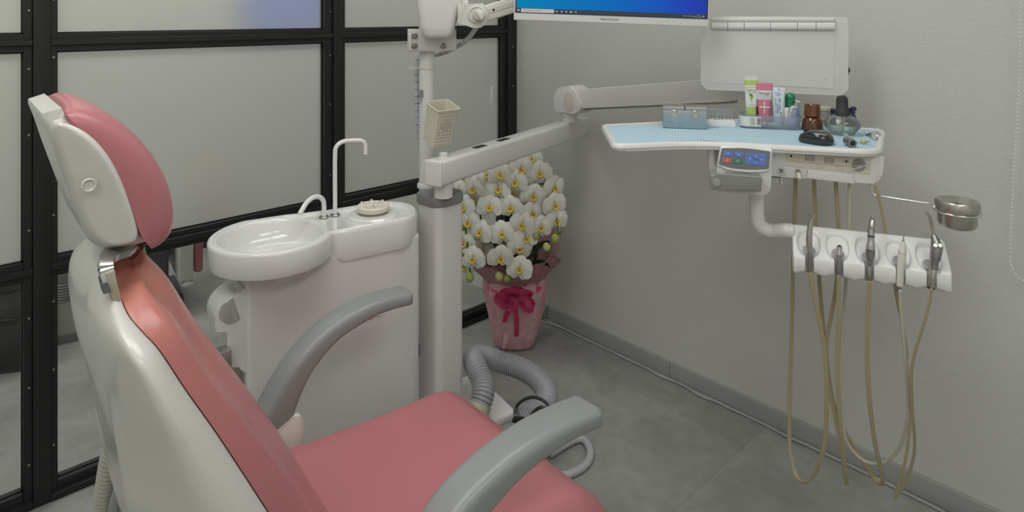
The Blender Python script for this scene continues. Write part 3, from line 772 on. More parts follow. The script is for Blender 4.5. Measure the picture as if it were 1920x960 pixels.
# ------------------------------------------------------------------ unit pillar with pole
PM = frame(-.216, 1.942, 0, 47.5)
pl = thing('unit_pillar', 'white square pillar with grey cap and upright pole beside the cuspidor', 'pillar', PM)
s = .107
b = new(); prism(b, rrect(s, s, .022, 6), 0, .790); obj('column', b, ENAM, pl)
b = new(); prism(b, rrect(s + .006, s + .006, .025, 6), .789, .818, .005); obj('column_cap', b, mat('cap_grey', (.22, .225, .22), .5), pl)
pp = PM.inverted() @ C(-.266, 2.03, 0)
pc = at(800.5, 300, 2.00); pcl = PM.inverted() @ pc
b = new(); cyl(b, (pcl.x, pcl.y, .80), (pcl.x, pcl.y, 1.62), .0245, 28); pole = obj('pole', b, WHITE, pl)
b = new(); lathe(b, [(.0, 0), (.030, 0), (.030, .010), (.027, .014), (0, .014)], 28, T(pcl.x, pcl.y, .818)); obj('pole_ring', b, WHITE, pole)
b = new(); box(b, -.0555, -.0530, .030, .050, .335, .372, .0008, 1); obj('dark_latch', b, BLACK, pl)
POLE = pc
# bracket clamped round the pole
yb = 2.00 - .03
BM = frame((810 - 960) / F * 1.97, 1.97, 0, 10)
bl = lambda px, py: (BM.inverted() @ at(px, py, 1.965))
q0, q1 = bl(764, 54), bl(856, 96)
br = thing('clamp_bracket', 'silver clamp plate with bolts gripping the white pole', 'bracket', T(POLE.x, POLE.y, (q0.z + q1.z) / 2))
b = new(); box(b, q0.x, q0.x + .034, -.012, .010, q1.z, q0.z, .002); box(b, q0.x + .03, q1.x, -.014, .004, q1.z, q0.z, .002); box(b, q0.x + .004, q0.x + .012, -.016, .0, q1.z + .002, q0.z - .002, .001)
b.transform(BM); obj('clamp_plate', b, mat('clamp_grey', (.60, .60, .58), .4, metal=.25), br, world=True)
for bx, by in ((777, 67), (777, 85), (831, 86)):
    q = bl(bx, by); b = new()
    lathe(b, [(.0095, 0), (.0095, .003), (.0068, .0035), (.0068, .009), (.005, .0105), (.0045, .0105), (.0038, .007), (0, .007)], 18, BM @ T(q.x, -.0125, q.z) @ RX(90)); obj('bolt', b, mat('bolt_steel', (.30, .29, .27), .3, metal=1), br, world=True)
# tapered white housing of the lamp arm above the bracket
hm = frame((822 - 960) / F * 1.93, 1.93, 0, 6); hl = lambda px, py: (hm.inverted() @ at(px, py, 1.90))
a0, a1 = hl(783, 50), hl(866, 0)
zbot = hl(820, 72).z
lamp = thing('lamp_arm', 'white tapered lamp arm housing running up out of the frame', 'lamp arm', T((hm @ Vector((0, 0, zbot))).x, (hm @ Vector((0, 0, zbot))).y, zbot))
rings = []
def hring(z, xl, xr, d, r): return [hm @ Vector(((xl + xr) / 2 + x, y, z)) for x, y in rrect(xr - xl, d, r, 6)]
zt = [(zbot, hl(803, 60).x, hl(838, 60).x, .03), (zbot + .003, hl(797, 60).x, hl(845, 60).x, .04), (zbot + .012, hl(790, 60).x, hl(850, 60).x, .05), (hl(0, 50).z, hl(786.5, 50).x, hl(854, 50).x, .056), (hl(0, 20).z, hl(782, 20).x, hl(862, 20).x, .060), (hl(0, 0).z, hl(779, 0).x, hl(867, 0).x, .062), (hl(0, -60).z, hl(774, 0).x, hl(872, 0).x, .064), (1.60, hl(772, 0).x, hl(872, 0).x, .064), (1.63, hl(776, 0).x, hl(868, 0).x, .058), (1.64, hl(790, 0).x, hl(852, 0).x, .04)]
b = new(); loft(b, [hring(z, xl, xr, d, min(d, xr - xl) * .38) for z, xl, xr, d in zt]); obj('housing', b, WHITE, lamp, world=True)
b = new(); tube(b, [hm @ Vector((.0, 0, 1.60)), hm @ Vector((-.05, .0, 1.75)), hm @ Vector((-.25, .0, 1.82)), hm @ Vector((-.6, -.1, 1.80))], .02, 12); obj('arm_tube', b, WHITE, lamp, world=True)
# cable tie round the pole + spiral wrapped cable
b = new(); lathe(b, [(.0, -.003), (.0262, -.003), (.0265, .003), (0, .003)], 28, T(POLE.x, POLE.y, at(800, 127, 2.0).z)); zz = at(800, 127, 2.0).z
q = at(772, 124, 2.0); box(b, -.03, .0, -.002, .002, -.002, .002, M=T(POLE.x, POLE.y, zz) @ RZ(-(43 - 5)) @ T(-.024, 0, 0)); box(b, -.006, .0, -.004, .004, -.004, .004, .001, 1, M=T(POLE.x, POLE.y, zz) @ RZ(-38) @ T(-.03, 0, 0))
solo('cable_tie', b, mat('tie_white', (.68, .67, .60), .4), T(POLE.x, POLE.y, zz), 'white plastic cable tie round the upper pole', 'cable tie', world=True)
sp = mat('spiral_wrap', (.50, .52, .55), .3, coat=.3)
P = [at(894, 50, 1.95), at(880, 70, 1.97), at(862, 84, 2.0), at(835, 98, 2.04), at(808, 104, 2.055), at(790, 104, 2.05), at(783, 115, 2.04), at(781, 150, 2.03), at(782, 200, 2.03), at(785, 245, 2.04), at(792, 290, 2.06), at(800, 330, 2.08), at(806, 360, 2.11), at(812, 420, 2.12)]
b = new(); tube(b, P, .0072, seg=12, ribs=(.009, .0004)); wc = solo('wrapped_cable', b, sp, P[0], 'grey spiral wrapped cable running down behind the white pole', 'cable', world=True, ang=80)
b = new()
Qs, L = resample(catmull(P, 12), .022)
for i in range(2, len(Qs) - 2):
    tn = (Qs[i + 1] - Qs[i - 1]).normalized(); M_ = tn.to_track_quat('Z', 'Y').to_matrix().to_4x4()
    openlathe(b, [(.0076, -.0008), (.0078, 0), (.0076, .0008)], 12, Matrix.Translation(Qs[i]) @ M_)
obj('wrap_seams', b, mat('dark_gap', (.10, .10, .12), .4), wc, world=True)
# metal hook and cream basket hung on the pole
q = at(789, 178, 1.975)
b = new(); HMk = frame((789 - 960) / F * 1.975, 1.975, q.z, 10)
box(b, -.007, .007, -.002, .003, -.006, .015, .001, 1, M=HMk); tube(b, [HMk @ Vector(p) for p in ((0, -.003, -.004), (0, -.004, -.016), (-.002, -.006, -.024), (-.007, -.009, -.025), (-.010, -.011, -.018))], .0014, 8)
solo('adhesive_hook', b, STEEL2, T(q.x, q.y, q.z), 'small steel hook stuck on the white pole above the basket', 'hook', world=True)
KB = frame((815 - 960) / F * 1.915, 1.915, 0, 38)
kz0, kz1 = at(828, 265, 1.92).z, at(828, 190, 1.92).z
bk = thing('storage_basket', 'cream plastic basket with pierced front hanging on the white pole', 'basket', T((KB.translation).x, KB.translation.y, kz0))
def bring(w, d, z, r=.008): return [(x, y, z) for x, y in rrect(w, d, r, 4)]
zm = kz1 - kz0
M0 = KB @ T(0, -.012, kz0) @ RX(17)
SPEC = [(.060, .055, 0, .008), (.066, .060, .003, .009), (.074, .068, zm - .006, .009), (.080, .074, zm - .004, .009), (.080, .074, zm, .009), (.074, .068, zm, .008)]
IN = [(.0715, .0655, zm - .006, .008), (.063, .057, .006, .008), (.05, .05, .0055, .008)]
b = new(); loft(b, [bring(w, d, z, r) for w, d, z, r in SPEC + IN]); b.transform(M0); bo = obj('basket_body', b, mat('basket_cream', (.66, .64, .51), .42), bk, world=True)
b = new()
for i in range(6):
    for j in range(10):
        if 2 <= i <= 3 and 2 <= j <= 5 or (1 <= i <= 4 and 3 <= j <= 4): continue
        x = -.0235 + i * .0094; z = .014 + (9 - j) * (zm - .030) / 9; yy = -(.0302 + .004 * z / zm)
        patch(b, .0062, .0064, M0 @ T(x, yy - .0006, z) @ FACE)
obj('pierced_holes', b, mat('hole_pale', (.80, .79, .68), .5), bo, world=True, smooth=False)
# ------------------------------------------------------------------ instrument table: arms, tray, control box, instrument rail
EYE = Vector((CAMX, CAMY, H))
def onlocal(M, px, py, y):
    """pixel -> (x, z) on the local plane y of frame M"""
    I = M.inverted(); o = I @ EYE; d = I.to_3x3() @ (at(px, py, 1.0) - EYE); k = (y - o.y) / d.y; q = o + d * k
    return (q.x, q.z)
ZT = 1.052
def tz(px, py): return atz(px, py, ZT)
IT = C(-.2, 1.89, .818)
tbl = thing('instrument_table', 'white dental instrument table on a long jointed arm, holding tray, control box and instrument rail', 'dental table', Matrix.Translation(IT))
# lower arm
d1 = (.538, .843); ang1 = math.degrees(atan2(.843, .538))
A1 = frame(-.2, 1.89, 0, ang1)
L1 = .865
b = new(); box(b, -.045, L1 + .05, -.031, .031, .859, .933, .010, 4, M=A1); arm1 = obj('lower_arm', b, WHITE, tbl, world=True)
b = new(); box(b, -.052, -.040, -.031, .031, .859, .933, .009, 4, M=A1); obj('arm_end_cap', b, WHITE, arm1, world=True)
b = new(); cyl(b, A1 @ Vector((0, 0, .8185)), A1 @ Vector((0, 0, .862)), .0272, 28); obj('pivot_post', b, WHITE, arm1, world=True)
b = new(); lathe(b, [(0, 0), (.0155, 0), (.0155, .003), (.0125, .005), (.0125, .013), (.009, .016), (0, .0165)], 24, A1 @ T(.0, 0, .932)); obj('pivot_knob', b, WHITE, arm1, world=True)
for px, py in ((899, 274.5), (943, 261.5)):
    q = A1.inverted() @ atz(px, py, .934); b = new(); box(b, q.x - .028, q.x + .028, q.y - .011, q.y + .011, .9325, .9345, .0008, 1, M=A1); obj('rubber_pad', b, BLACK, arm1, world=True)
# elbow joint
E = C(.224, 2.52); EJ = frame(.224, 2.52, 0, -46.95)
b = new(); lathe(b, [(.028, .932), (.028, .953), (.031, .955), (.034, .972), (.034, .975)], 28, EJ); obj('elbow_neck', b, WHITE, tbl, world=True)
zt_ = at(1068, 160, 2.5).z; zb2 = at(1068, 209, 2.5).z
prof = roundpoly([(-.044, .974), (.076, .974), (.092, 1.0), (.090, 1.015), (.050, zt_), (.0, zt_ - .001), (-.044, zt_ - .022)], [.012, .02, .02, .02, .015, .03, .02], 5)
b = new(); prism(b, prof, -.042, .042, .008, EJ @ RX(90)); obj('elbow_joint', b, WHITE, tbl, world=True)
b = new(); ex, ez = .033, 1.018; prism(b, rrect(.046, .078, .022, 6), 0, .002, .001, EJ @ T(ex, -.042, ez) @ FACE); obj('elbow_inlay', b, mat('peach_inlay', (.63, .57, .52), .4), tbl, world=True)
# upper arm runs beside the wall
def q2(s): return (.224 + .683 * s, 2.52 - .731 * s)
zA, zB = 1.022, 1.128
LA = .74; ang = math.degrees(atan2(zB - zA, LA))
b = new(); prism(b, roundpoly([(.0, -.036), (.67, -.036), (.76, -.020), (.77, .030), (.72, .036), (.0, .036)], [.005, .01, .01, .01, .01, .005], 3), -.030, .030, .010, EJ @ T(.02, 0, zA) @ RX(90) @ RZ(ang), seg=4)
obj('upper_arm', b, WHITE, tbl, world=True)
b = new(); prism(b, [(.03, -.043), (.67, -.043), (.67, -.037), (.03, -.037)], -.018, .018, .001, EJ @ T(.02, 0, zA) @ RX(90) @ RZ(ang)); obj('spring_rod', b, STEEL2, tbl, world=True)
# coupling from the arm down to the tray
ce = q2(.775)
b = new(); EC = C(ce[0], ce[1]); box(b, -.022, .026, -.028, .028, 1.085, 1.160, .010, M=EJ @ T(.775, 0, 0)); cyl(b, C(ce[0], ce[1], 1.02), C(ce[0], ce[1], 1.1), .018)
box(b, -.03, .03, -.17, .03, 1.018, 1.036, .005, M=EJ @ T(.775, 0, 0)); obj('arm_coupling', b, WHITE, tbl, world=True)
# tray
TP = [tz(*p) for p in ((1150, 273), (1306, 266.5), (1652, 284), (1660, 244), (1392, 222), (1128, 234.5))]
TPs = [(p.x, p.y) for p in TP]
poly = roundpoly(TPs, [.03, .08, .045, .035, .12, .02], 6)
b = new(); prism(b, poly, ZT - .0145, ZT - .003, .004, seg=3)
inner = offset_poly(poly, .013)
rim = new(); n = len(poly)
ou = offset_poly(poly, -.002); 
loft(rim, [[(x, y, ZT - .008) for x, y in ou], [(x, y, ZT + .000) for x, y in offset_poly(poly, -.001)], [(x, y, ZT + .0026) for x, y in offset_poly(poly, .003)], [(x, y, ZT + .0026) for x, y in offset_poly(poly, .008)], [(x, y, ZT + .001) for x, y in inner], [(x, y, ZT - .004) for x, y in inner]], cap=False)
merge(b, rim); tray = obj('tray', b, WHITE, tbl, world=True, ang=50)

TM = frame(.4265, 1.502, 0, -15)          # frame of the right half of the tray: x right, y away, z up
tl = lambda px, py, y: onlocal(TM, px, py, y)
YB = .030
xl_, _ = tl(1440, 300, YB); xr_, zr_ = tl(1656, 318, YB); _, zlo = tl(1640, 345, YB)
# control body: rounded, chamfered lower right corner
zt2 = ZT - .0147
prof = roundpoly([(.030, zt2), (.030, zlo + .006), (xr_ - .013, zlo), (xr_ - .001, zlo + .024), (xr_ + .002, zt2)], [.004, .006, .006, .006, .004], 4)
b = new(); prism(b, [(x, z) for x, z in prof], -.20, -YB, .006, TM @ RX(90)); body = obj('control_body', b, WHITE, tbl, world=True)
# recessed lower lip between the knob and the right corner
x0, z0 = tl(1514, 318, YB); x1, z1 = tl(1597, 326, YB); x2, z2 = tl(1601, 344, YB); x3, z3 = tl(1511, 332, YB)
b = new(); prism(b, [(x0, z0), (x3, z3 - .001), (x2, z2), (x1, z1)], -.002, .006, .002, TM @ T(0, YB - .001, 0) @ RX(90)); obj('lower_ledge', b, WHITE, body, world=True)
# beige label panel
c4 = [tl(px, py, YB) for px, py in ((1474.5, 283), (1474.5, 310.5), (1631, 327), (1632, 293))]
b = new(); prism(b, c4, 0, .0012, 0, TM @ T(0, YB, 0) @ RX(90)); lab = obj('label_panel', b, mat('beige_label', (.64, .60, .50), .45), body, world=True)
yl2 = YB - .0016
def onT(px, py, y=None): x, z = tl(px, py, YB if y is None else y); return TM @ T(x, yl2 if y is None else y, z) @ FACE
SL = math.degrees(atan2(c4[3][1] - c4[0][1], c4[3][0] - c4[0][0]))
GL = mat('label_grey', (.36, .35, .33), .5); LN = mat('label_line', (.22, .21, .19), .5); PW = mat('print_white', (.72, .72, .70), .5)
for px, py, s in ((1518, 296, 'Pmax'), (1554, 300.5, 'Pmax')):
    b = new(); patch(b, .0208, .0136, onT(px, py) @ RZ(SL), .0016); k = obj('label_key', b, GL, lab, world=True, smooth=False)
    b = textbm(s, .0062, TM @ T(tl(px, py, YB)[0], yl2 - .0003, tl(px, py, YB)[1] + .0028) @ FACE); obj('key_lettering', b, PW, k, world=True, smooth=False)
    b = new(); openlathe(b, [(.0016, 0), (.0023, 0)], 16, TM @ T(tl(px, py, YB)[0], yl2 - .0003, tl(px, py, YB)[1] - .0032) @ FACE); obj('key_ring', b, PW, k, world=True, smooth=False)
def strip(b, p, q, w, y=yl2):
    a = Vector(tl(*p, YB)); c = Vector(tl(*q, YB)); m = (a + c) / 2; patch(b, (c - a).length, w, TM @ T(m.x, y, m.y) @ FACE @ RZ(math.degrees(atan2(c.y - a.y, c.x - a.x))))
b = new(); strip(b, (1477, 301.5), (1597, 312.5), .0007); obj('label_rule', b, LN, lab, world=True, smooth=False)
b = new(); strip(b, (1565, 294), (1590, 297), .0006); obj('label_rule', b, LN, lab, world=True, smooth=False)
b = new(); strip(b, (1591, 298), (1592, 308), .0006); obj('label_rule', b, LN, lab, world=True, smooth=False)
b = new(); strip(b, (1624, 316.5), (1629, 316.7), .0006); obj('label_rule', b, LN, lab, world=True, smooth=False)
for px, py in ((1534, 312), (1573, 315.5)):
    b = new()
    for (dx0, dy0, dx1, dy1) in ((-7, -3, -2, -3.6), (-1, -3, 3, 0), (-5, 2, 1, 4), (1, 4, 8, 3.4), (8, 3.4, 8, 0), (8, 0, 5, 0)):
        strip(b, (px + dx0, py + dy0), (px + dx1, py + dy1), .0005)
    obj('handpiece_icon', b, LN, lab, world=True, smooth=False)
for px, py in ((1483, 292.5), (1586.5, 302.5)):
    b = new(); lathe(b, [(.0, 0), (.0027, 0), (.0024, .0012), (0, .0015)], 16, onT(px, py)); obj('indicator_lamp', b, mat('lamp_green_black', (.02, .045, .02), .25), lab, world=True)
b = new(); lathe(b, [(0, 0), (.0138, 0), (.0134, .0022), (0, .0024)], 36, onT(1610, 309)); dial = obj('gauge', b, mat('gauge_grey', (.27, .27, .265), .35), body, world=True)
b = new()
for k in range(11):
    a = radians(-20 + 22 * k); patch(b, .0018, .0006, onT(1610, 309) @ T(.0105 * cos(a), .0105 * sin(a), .0027) @ RZ(math.degrees(a)))
obj('gauge_ticks', b, mat('gauge_tick', (.05, .05, .05), .5), dial, world=True, smooth=False)
b = new(); patch(b, .011, .0012, onT(1607, 306) @ T(0, 0, .0027) @ RZ(14)); obj('gauge_needle', b, BLACK, dial, world=True, smooth=False)
b = new(); lathe(b, [(.0, 0), (.0048, 0), (.0048, .0006), (0, .0007)], 20, onT(1610, 312) @ T(0, 0, .0026)); obj('gauge_hub', b, mat('gauge_face', (.33, .33, .32), .4), dial, world=True)
a = Vector((*tl(1586, 320, YB), 0)); c = Vector((*tl(1631, 307.5, YB), 0))
b = new(); prism(b, [(a.x, a.y - .001), (c.x, c.y - .0008), (c.x, c.y + .0012), (a.x + .008, a.y + .0045)], 0, .0004, 0, TM @ T(0, YB - .0052, 0) @ RX(90)); obj('torn_film', b, mat('torn_film', (.60, .59, .56), .2), body, world=True)
# toggle switch and knob
b = new(); lathe(b, [(.0045, 0), (.0042, .002), (.0025, .0028), (.0018, .0028), (0, .0028)], 16, onT(1465, 318)); lathe(b, [(.0012, 0), (.0017, .009), (0, .0097)], 10, onT(1465, 318) @ T(0, 0, .002) @ RX(25)); obj('toggle_switch', b, STEEL2, body, world=True)
b = textbm('STANDARD', .0035, TM @ T(tl(1465, 323, YB)[0], YB - .0072, tl(1465, 323, YB)[1]) @ FACE); obj('switch_lettering', b, LN, body, world=True, smooth=False)
b = textbm('SCALING', .0035, TM @ T(tl(1466, 327, YB)[0], YB - .0072, tl(1466, 327, YB)[1]) @ FACE); obj('switch_lettering', b, LN, body, world=True, smooth=False)
kp = onT(1496, 321)
b = new(); lathe(b, [(.0052, 0), (.0050, .006), (.0046, .008), (.0, .008)], 18, kp); kb = obj('knob_base', b, STEEL2, body, world=True)
b = new(); lathe(b, [(.0048, .008), (.0050, .010), (.0044, .024), (.003, .0255), (0, .0256)], 18, kp @ RX(28)); obj('flow_knob', b, CREAM, kb, world=True)
b = new()
for k in range(7):
    a = radians(-10 + 34 * k); lathe(b, [(.0006, 0), (.0006, .0004), (0, .0004)], 8, onT(1496, 319) @ T(.0085 * cos(a), .0085 * sin(a) + .001, .0055))
obj('knob_marks', b, LN, body, world=True)
# little L bracket with screw under the body
x, z = tl(1456, 339, YB + .02)
b = new(); box(b, x - .010, x + .012, YB + .01, YB + .05, z + .006, z + .009, .001, 1, M=TM); box(b, x + .008, x + .012, YB + .01, YB + .05, z - .006, z + .008, .001, 1, M=TM); lathe(b, [(.003, 0), (.003, .004), (.0045, .004), (.0045, .007), (0, .007)], 12, TM @ T(x, YB + .015, z - .001)); obj('hook_bracket', b, WHITE, body, world=True)

# control panel pod on the left
YP = -.012
pod = [tl(px, py, YP) for px, py in ((1351, 276), (1345, 316), (1341, 334), (1344, 358), (1400, 365), (1439, 366.5), (1445, 352), (1447, 324), (1448, 281))]
b = new(); prism(b, roundpoly(pod, [.004, .004, .004, .006, .004, .010, .004, .004, .003], 4), -.10, -YP, .005, TM @ RX(90)); podo = obj('panel_pod', b, WHITE, tbl, world=True)
sidep = [tl(px, py, .06) for px, py in ((1333, 272), (1333, 300), (1345, 330), (1400, 330), (1400, 276))]
b = new(); prism(b, sidep, -.16, -.03, .006, TM @ RX(90)); obj('pod_back', b, WHITE, podo, world=True)
yf = YP - .0008
fr = [tl(px, py, YP) for px, py in ((1350.5, 274), (1345, 310), (1370, 318.5), (1400, 321.5), (1425, 321.5), (1443, 319), (1448, 281), (1400, 275))]
b = new(); prism(b, roundpoly(fr, [.003, .003, .02, .02, .02, .003, .003, .02], 3), 0, .006, .0025, TM @ T(0, YP + .001, 0) @ RX(90)); obj('panel_frame', b, mat('bright_white', (.85, .85, .83), .3), podo, world=True)
yg = YP - .0054
gp = [tl(px, py, YP) for px, py in ((1353, 277), (1347, 307), (1372, 314.5), (1400, 316.5), (1422, 317), (1441, 315.5), (1444, 283), (1400, 277))]
b = new(); prism(b, roundpoly(gp, [.003, .002, .02, .02, .02, .003, .003, .02], 3), 0, .0008, 0, TM @ T(0, yg, 0) @ RX(90)); face = obj('panel_face', b, mat('panel_grey', (.20, .215, .225), .25, coat=.5), podo, world=True)
yk = yg - .0014
BLUE = mat('button_blue', (.15, .25, .66), .4); RED = mat('button_red', (.62, .17, .17), .4); GRN = mat('button_green', (.055, .27, .17), .4)
def button(px0, py0, px1, py1, m, nm):
    a = Vector(tl(px0, py0, YP)); c = Vector(tl(px1, py1, YP)); sh = tl(1440, 283, YP)[1] - tl(1354, 277, YP)[1]
    k = .10
    w = abs(c.x - a.x); h = abs(a.y - c.y); cx, cz = (a.x + c.x) / 2, (a.y + c.y) / 2
    slope = math.degrees(atan2(sh, tl(1440, 283, YP)[0] - tl(1354, 277, YP)[0]))
    M_ = TM @ T(cx, yk, cz) @ FACE @ RZ(slope)
    b = new(); prism(b, rrect(w, h - .0005, .0013, 3), -.0008, .0004, .0003, M_, seg=1); return obj(nm, b, m, face, world=True), M_ @ T(0, 0, .0008)
def tri(b, M_, s=.0016):
    q = bmesh.new(); q.faces.new([q.verts.new(p) for p in ((-s, -s * .5, 0), (s, -s * .5, 0), (0, s * .7, 0))]); merge(b, q, M_)
def umb(b, M_, s=.0024, flip=False):
    P = [(s * cos(radians(a)), s * .7 * sin(radians(a))) for a in range(0, 181, 20)]
    q = bmesh.new(); q.faces.new([q.verts.new((x, y, 0)) for x, y in P]); merge(b, q, M_); patch(b, .0006, .0032, M_ @ T(0, -.0012, 0))
for px0, py0, px1, py1, m, kind in ((1356, 281.5, 1373.5, 292, BLUE, 'u'), (1376, 283.5, 1393.5, 293.5, BLUE, 'u'), (1354, 294.5, 1371, 304.5, RED, 'r'), (1374, 296, 1391.5, 306, GRN, 'L')):
    o, M_ = button(px0, py0, px1, py1, m, 'panel_button')
    if kind == 'L':
        b = textbm('LP', .0072, M_); obj('button_lettering', b, PW, o, world=True, smooth=False)
    elif kind == 'r':
        b = new(); openlathe(b, [(.0017, 0), (.0023, 0)], 14, M_ @ T(0, -.0004, 0)); tri(b, M_ @ T(.0018, .002, 0)); obj('button_symbol', b, PW, o, world=True, smooth=False)
    else:
        b = new(); umb(b, M_); obj('button_symbol', b, PW, o, world=True, smooth=False)
o, M_ = button(1397, 285.5, 1436, 309.5, BLUE, 'panel_button')
b = new()
for dx, dy in ((-.012, .0), (0, .0065), (.0125, -.0002), (.0, -.0078)): umb(b, M_ @ T(dx, dy, 0), .0023)
obj('button_symbol', b, PW, o, world=True, smooth=False)
b = new()
for (ax, ay, bx_, by_) in ((-.006, .005, -.001, -.0015), (-.001, -.0015, .003, .0), (.003, .0, .008, -.0035), (-.004, .0038, -.0005, .0012)): 
    m_ = ((ax + bx_) / 2, (ay + by_) / 2); patch(b, sqrt((bx_ - ax) ** 2 + (by_ - ay) ** 2), .0008, M_ @ T(m_[0], m_[1], 0) @ RZ(math.degrees(atan2(by_ - ay, bx_ - ax))))
obj('chair_symbol', b, BLACK, o, world=True, smooth=False)
x, z = tl(1391, 312.5, YP)
b = textbm('Belmont', .0068, TM @ T(x, yk, z) @ FACE @ RZ(-4)); obj('maker_lettering', b, mat('faint_print', (.26, .27, .28), .4), face, world=True, smooth=False)
# grey grip bar with round end button
YH = -.045
g4 = [tl(px, py, YH) for px, py in ((1331, 329), (1331, 352), (1338, 357), (1427, 360), (1430, 337), (1428, 333.5), (1345, 327))]
b = new(); prism(b, roundpoly(g4, .003, 3), -.006, -YH, .003, TM @ RX(90)); grip = obj('grip_bar', b, mat('grip_grey', (.25, .255, .24), .35, coat=.2), tbl, world=True)
x, z = tl(1344, 342, YH); b = new(); lathe(b, [(.0, 0), (.0088, 0), (.0084, .002), (0, .0024)], 28, TM @ T(x, YH, z) @ FACE); obj('grip_button', b, mat('button_grey', (.36, .37, .36), .35), grip, world=True)
x, z = tl(1352, 326, YH + .025); b = new(); lathe(b, [(.009, -.006), (.009, .004), (.006, .006), (0, .006)], 24, TM @ T(x, YH + .022, z)); obj('grip_pivot', b, mat('button_grey', (.36, .37, .36), .35), grip, world=True)
# support pipe with an elbow to the instrument rail
HM = frame(.434 * 1.42, 1.42, 0, -21)
hl2 = lambda px, py, y: onlocal(HM, px, py, y)
YQ = .04
def pt(px, py, y=YQ): x, z = tl(px, py, y); return TM @ Vector((x, y, z))
xe, ze = hl2(1487, 436, .045); Pe = HM @ Vector((-.014, .053, ze)); Pe2 = HM @ Vector((.001, .053, ze))
r_ = .0166
b = new(); tube(b, [pt(1418, 355), pt(1418.5, 385), pt(1419, 405), pt(1423, 420), pt(1434, 430), pt(1450, 433.5), Pe, Pe2], r_, 24, n=6); obj('support_pipe', b, WHITE, tbl, world=True)
# instrument rail: sloped top with five scooped rests and front grooves
xR, _ = hl2(1786, 520, 0.0)
HL = xR
_, zf = hl2(1490, 478, 0); _, zbm = hl2(1490, 513, 0); _, ztp = hl2(1490, 421, .065)
slots = [hl2(px, 490, 0)[0] for px in (1518, 1573, 1630, 1689, 1747)]
prof = [(.070, zbm + .012), (.040, zbm + .004), (.012, zbm)]
front = [(.004, zbm + .002), (.0, zbm + .008), (-.001, (zbm + zf) / 2), (-.0005, zf - .006), (.002, zf - .001), (.006, zf + .003)]
slope = [(.006 + (.060 - .006) * k / 16, zf + .003 + (ztp - zf - .003) * k / 16) for k in range(1, 17)]
backp = [(.065, ztp + .0005), (.071, ztp - .004), (.073, ztp - .02), (.073, zbm + .02)]
pr = prof + front + slope + backp
NX = 280; rings = []
nsl = Vector((-(ztp - zf), .054)).normalized()      # outward normal of the slope (y, z)
for i in range(NX + 1):
    x = HL * i / NX; ring = []
    e = min(x, HL - x); sh = .003 * max(0, 1 - e / .004) ** 2
    for j, (y, z) in enumerate(pr):
        yy, zz = y, z
        near_ = min(abs(x - s) for s in slots); sl = min(slots, key=lambda s: abs(x - s)); dx = x - sl
        if len(prof) <= j < len(prof) + len(front):      # groove in the front face
            k = max(0, 1 - (abs(dx) / .0085) ** 6); yy += .011 * k
            if j >= len(prof) + 3: zz -= .006 * max(0, 1 - (dx / .017) ** 2) * (j - len(prof) - 2) / 3
            if j < len(prof) + 2: zz += .006 * max(0, cos(dx / .0295 * pi / 2)) - .003
        elif len(prof) + len(front) <= j < len(prof) + len(front) + len(slope):
            s = (j - len(prof) - len(front) + 1) / len(slope)        # 0 front .. 1 back
            v = (s - .40) / .46; u_ = dx / .0245
            rr_ = (abs(u_) ** 2.6 + abs(v) ** 2.6)
            q_ = max(0, min(1, (1 - rr_) / .45)); dep = .0075 * q_ * q_ * (3 - 2 * q_)
            if s < .5: dep = max(dep, .011 * max(0, 1 - (abs(dx) / .0085) ** 6) * (1 - s * .9))
            k = dep
            yy -= nsl.x * k; zz -= nsl.y * k
            if s < .3: zz -= .006 * max(0, 1 - (dx / .017) ** 2) * (1 - s / .3) 
        elif j < len(prof): zz += (.006 * max(0, cos(dx / .0295 * pi / 2)) - .003) * (1 if j > 0 else .3)
        cy, cz = .036, (zbm + ztp) / 2
        ring.append((x, yy + (cy - yy) * sh / .03, zz + (cz - zz) * sh / .03))
    rings.append(ring)
b = new(); loft(b, rings); b.transform(HM); rail = obj('instrument_rail', b, mat('rail_white', (.78, .78, .78), .34, coat=.25), tbl, world=True, ang=75)
for s in slots:       # dark-grey holder sockets at the bottom of every scoop
    b = new(); lathe(b, [(.0118, .0), (.0126, .001), (.0112, .0018), (.004, .0014), (.0, .0013)], 24, HM @ T(s, .0190, zf + .0070) @ RX(38)); obj('holder_socket', b, mat('socket_grey', (.33, .33, .34), .4), rail, world=True)

# ------------------------------------------------------------------ five instruments with their hoses
def hp(px, py, y): x, z = hl2(px, py, y); return HM @ Vector((x, y, z))
def rod(b, pts, M=None, seg=18):
    """lathe-like body along a bent centre line: pts = (px, py, y, radius)"""
    P = [hp(px, py, y) for px, py, y, r in pts]; rings = []; nrm = None
    for i, p in enumerate(P):
        tn = (P[min(i + 1, len(P) - 1)] - P[max(i - 1, 0)])
        if tn.length < 1e-6: tn = P[-1] - P[0]
        tn.normalize()
        if nrm is None: nrm = (Vector((1, 0, 0)) - tn * tn.x).normalized()
        nrm = (nrm - tn * nrm.dot(tn)).normalized(); bi = tn.cross(nrm); r = pts[i][3]
        rings.append([p + (nrm * cos(2 * pi * k / seg) + bi * sin(2 * pi * k / seg)) * r for k in range(seg)])
    b2 = bmesh.new(); loft(b2, rings); merge(b, b2); return b
TWIN = [(.0, .55)] 
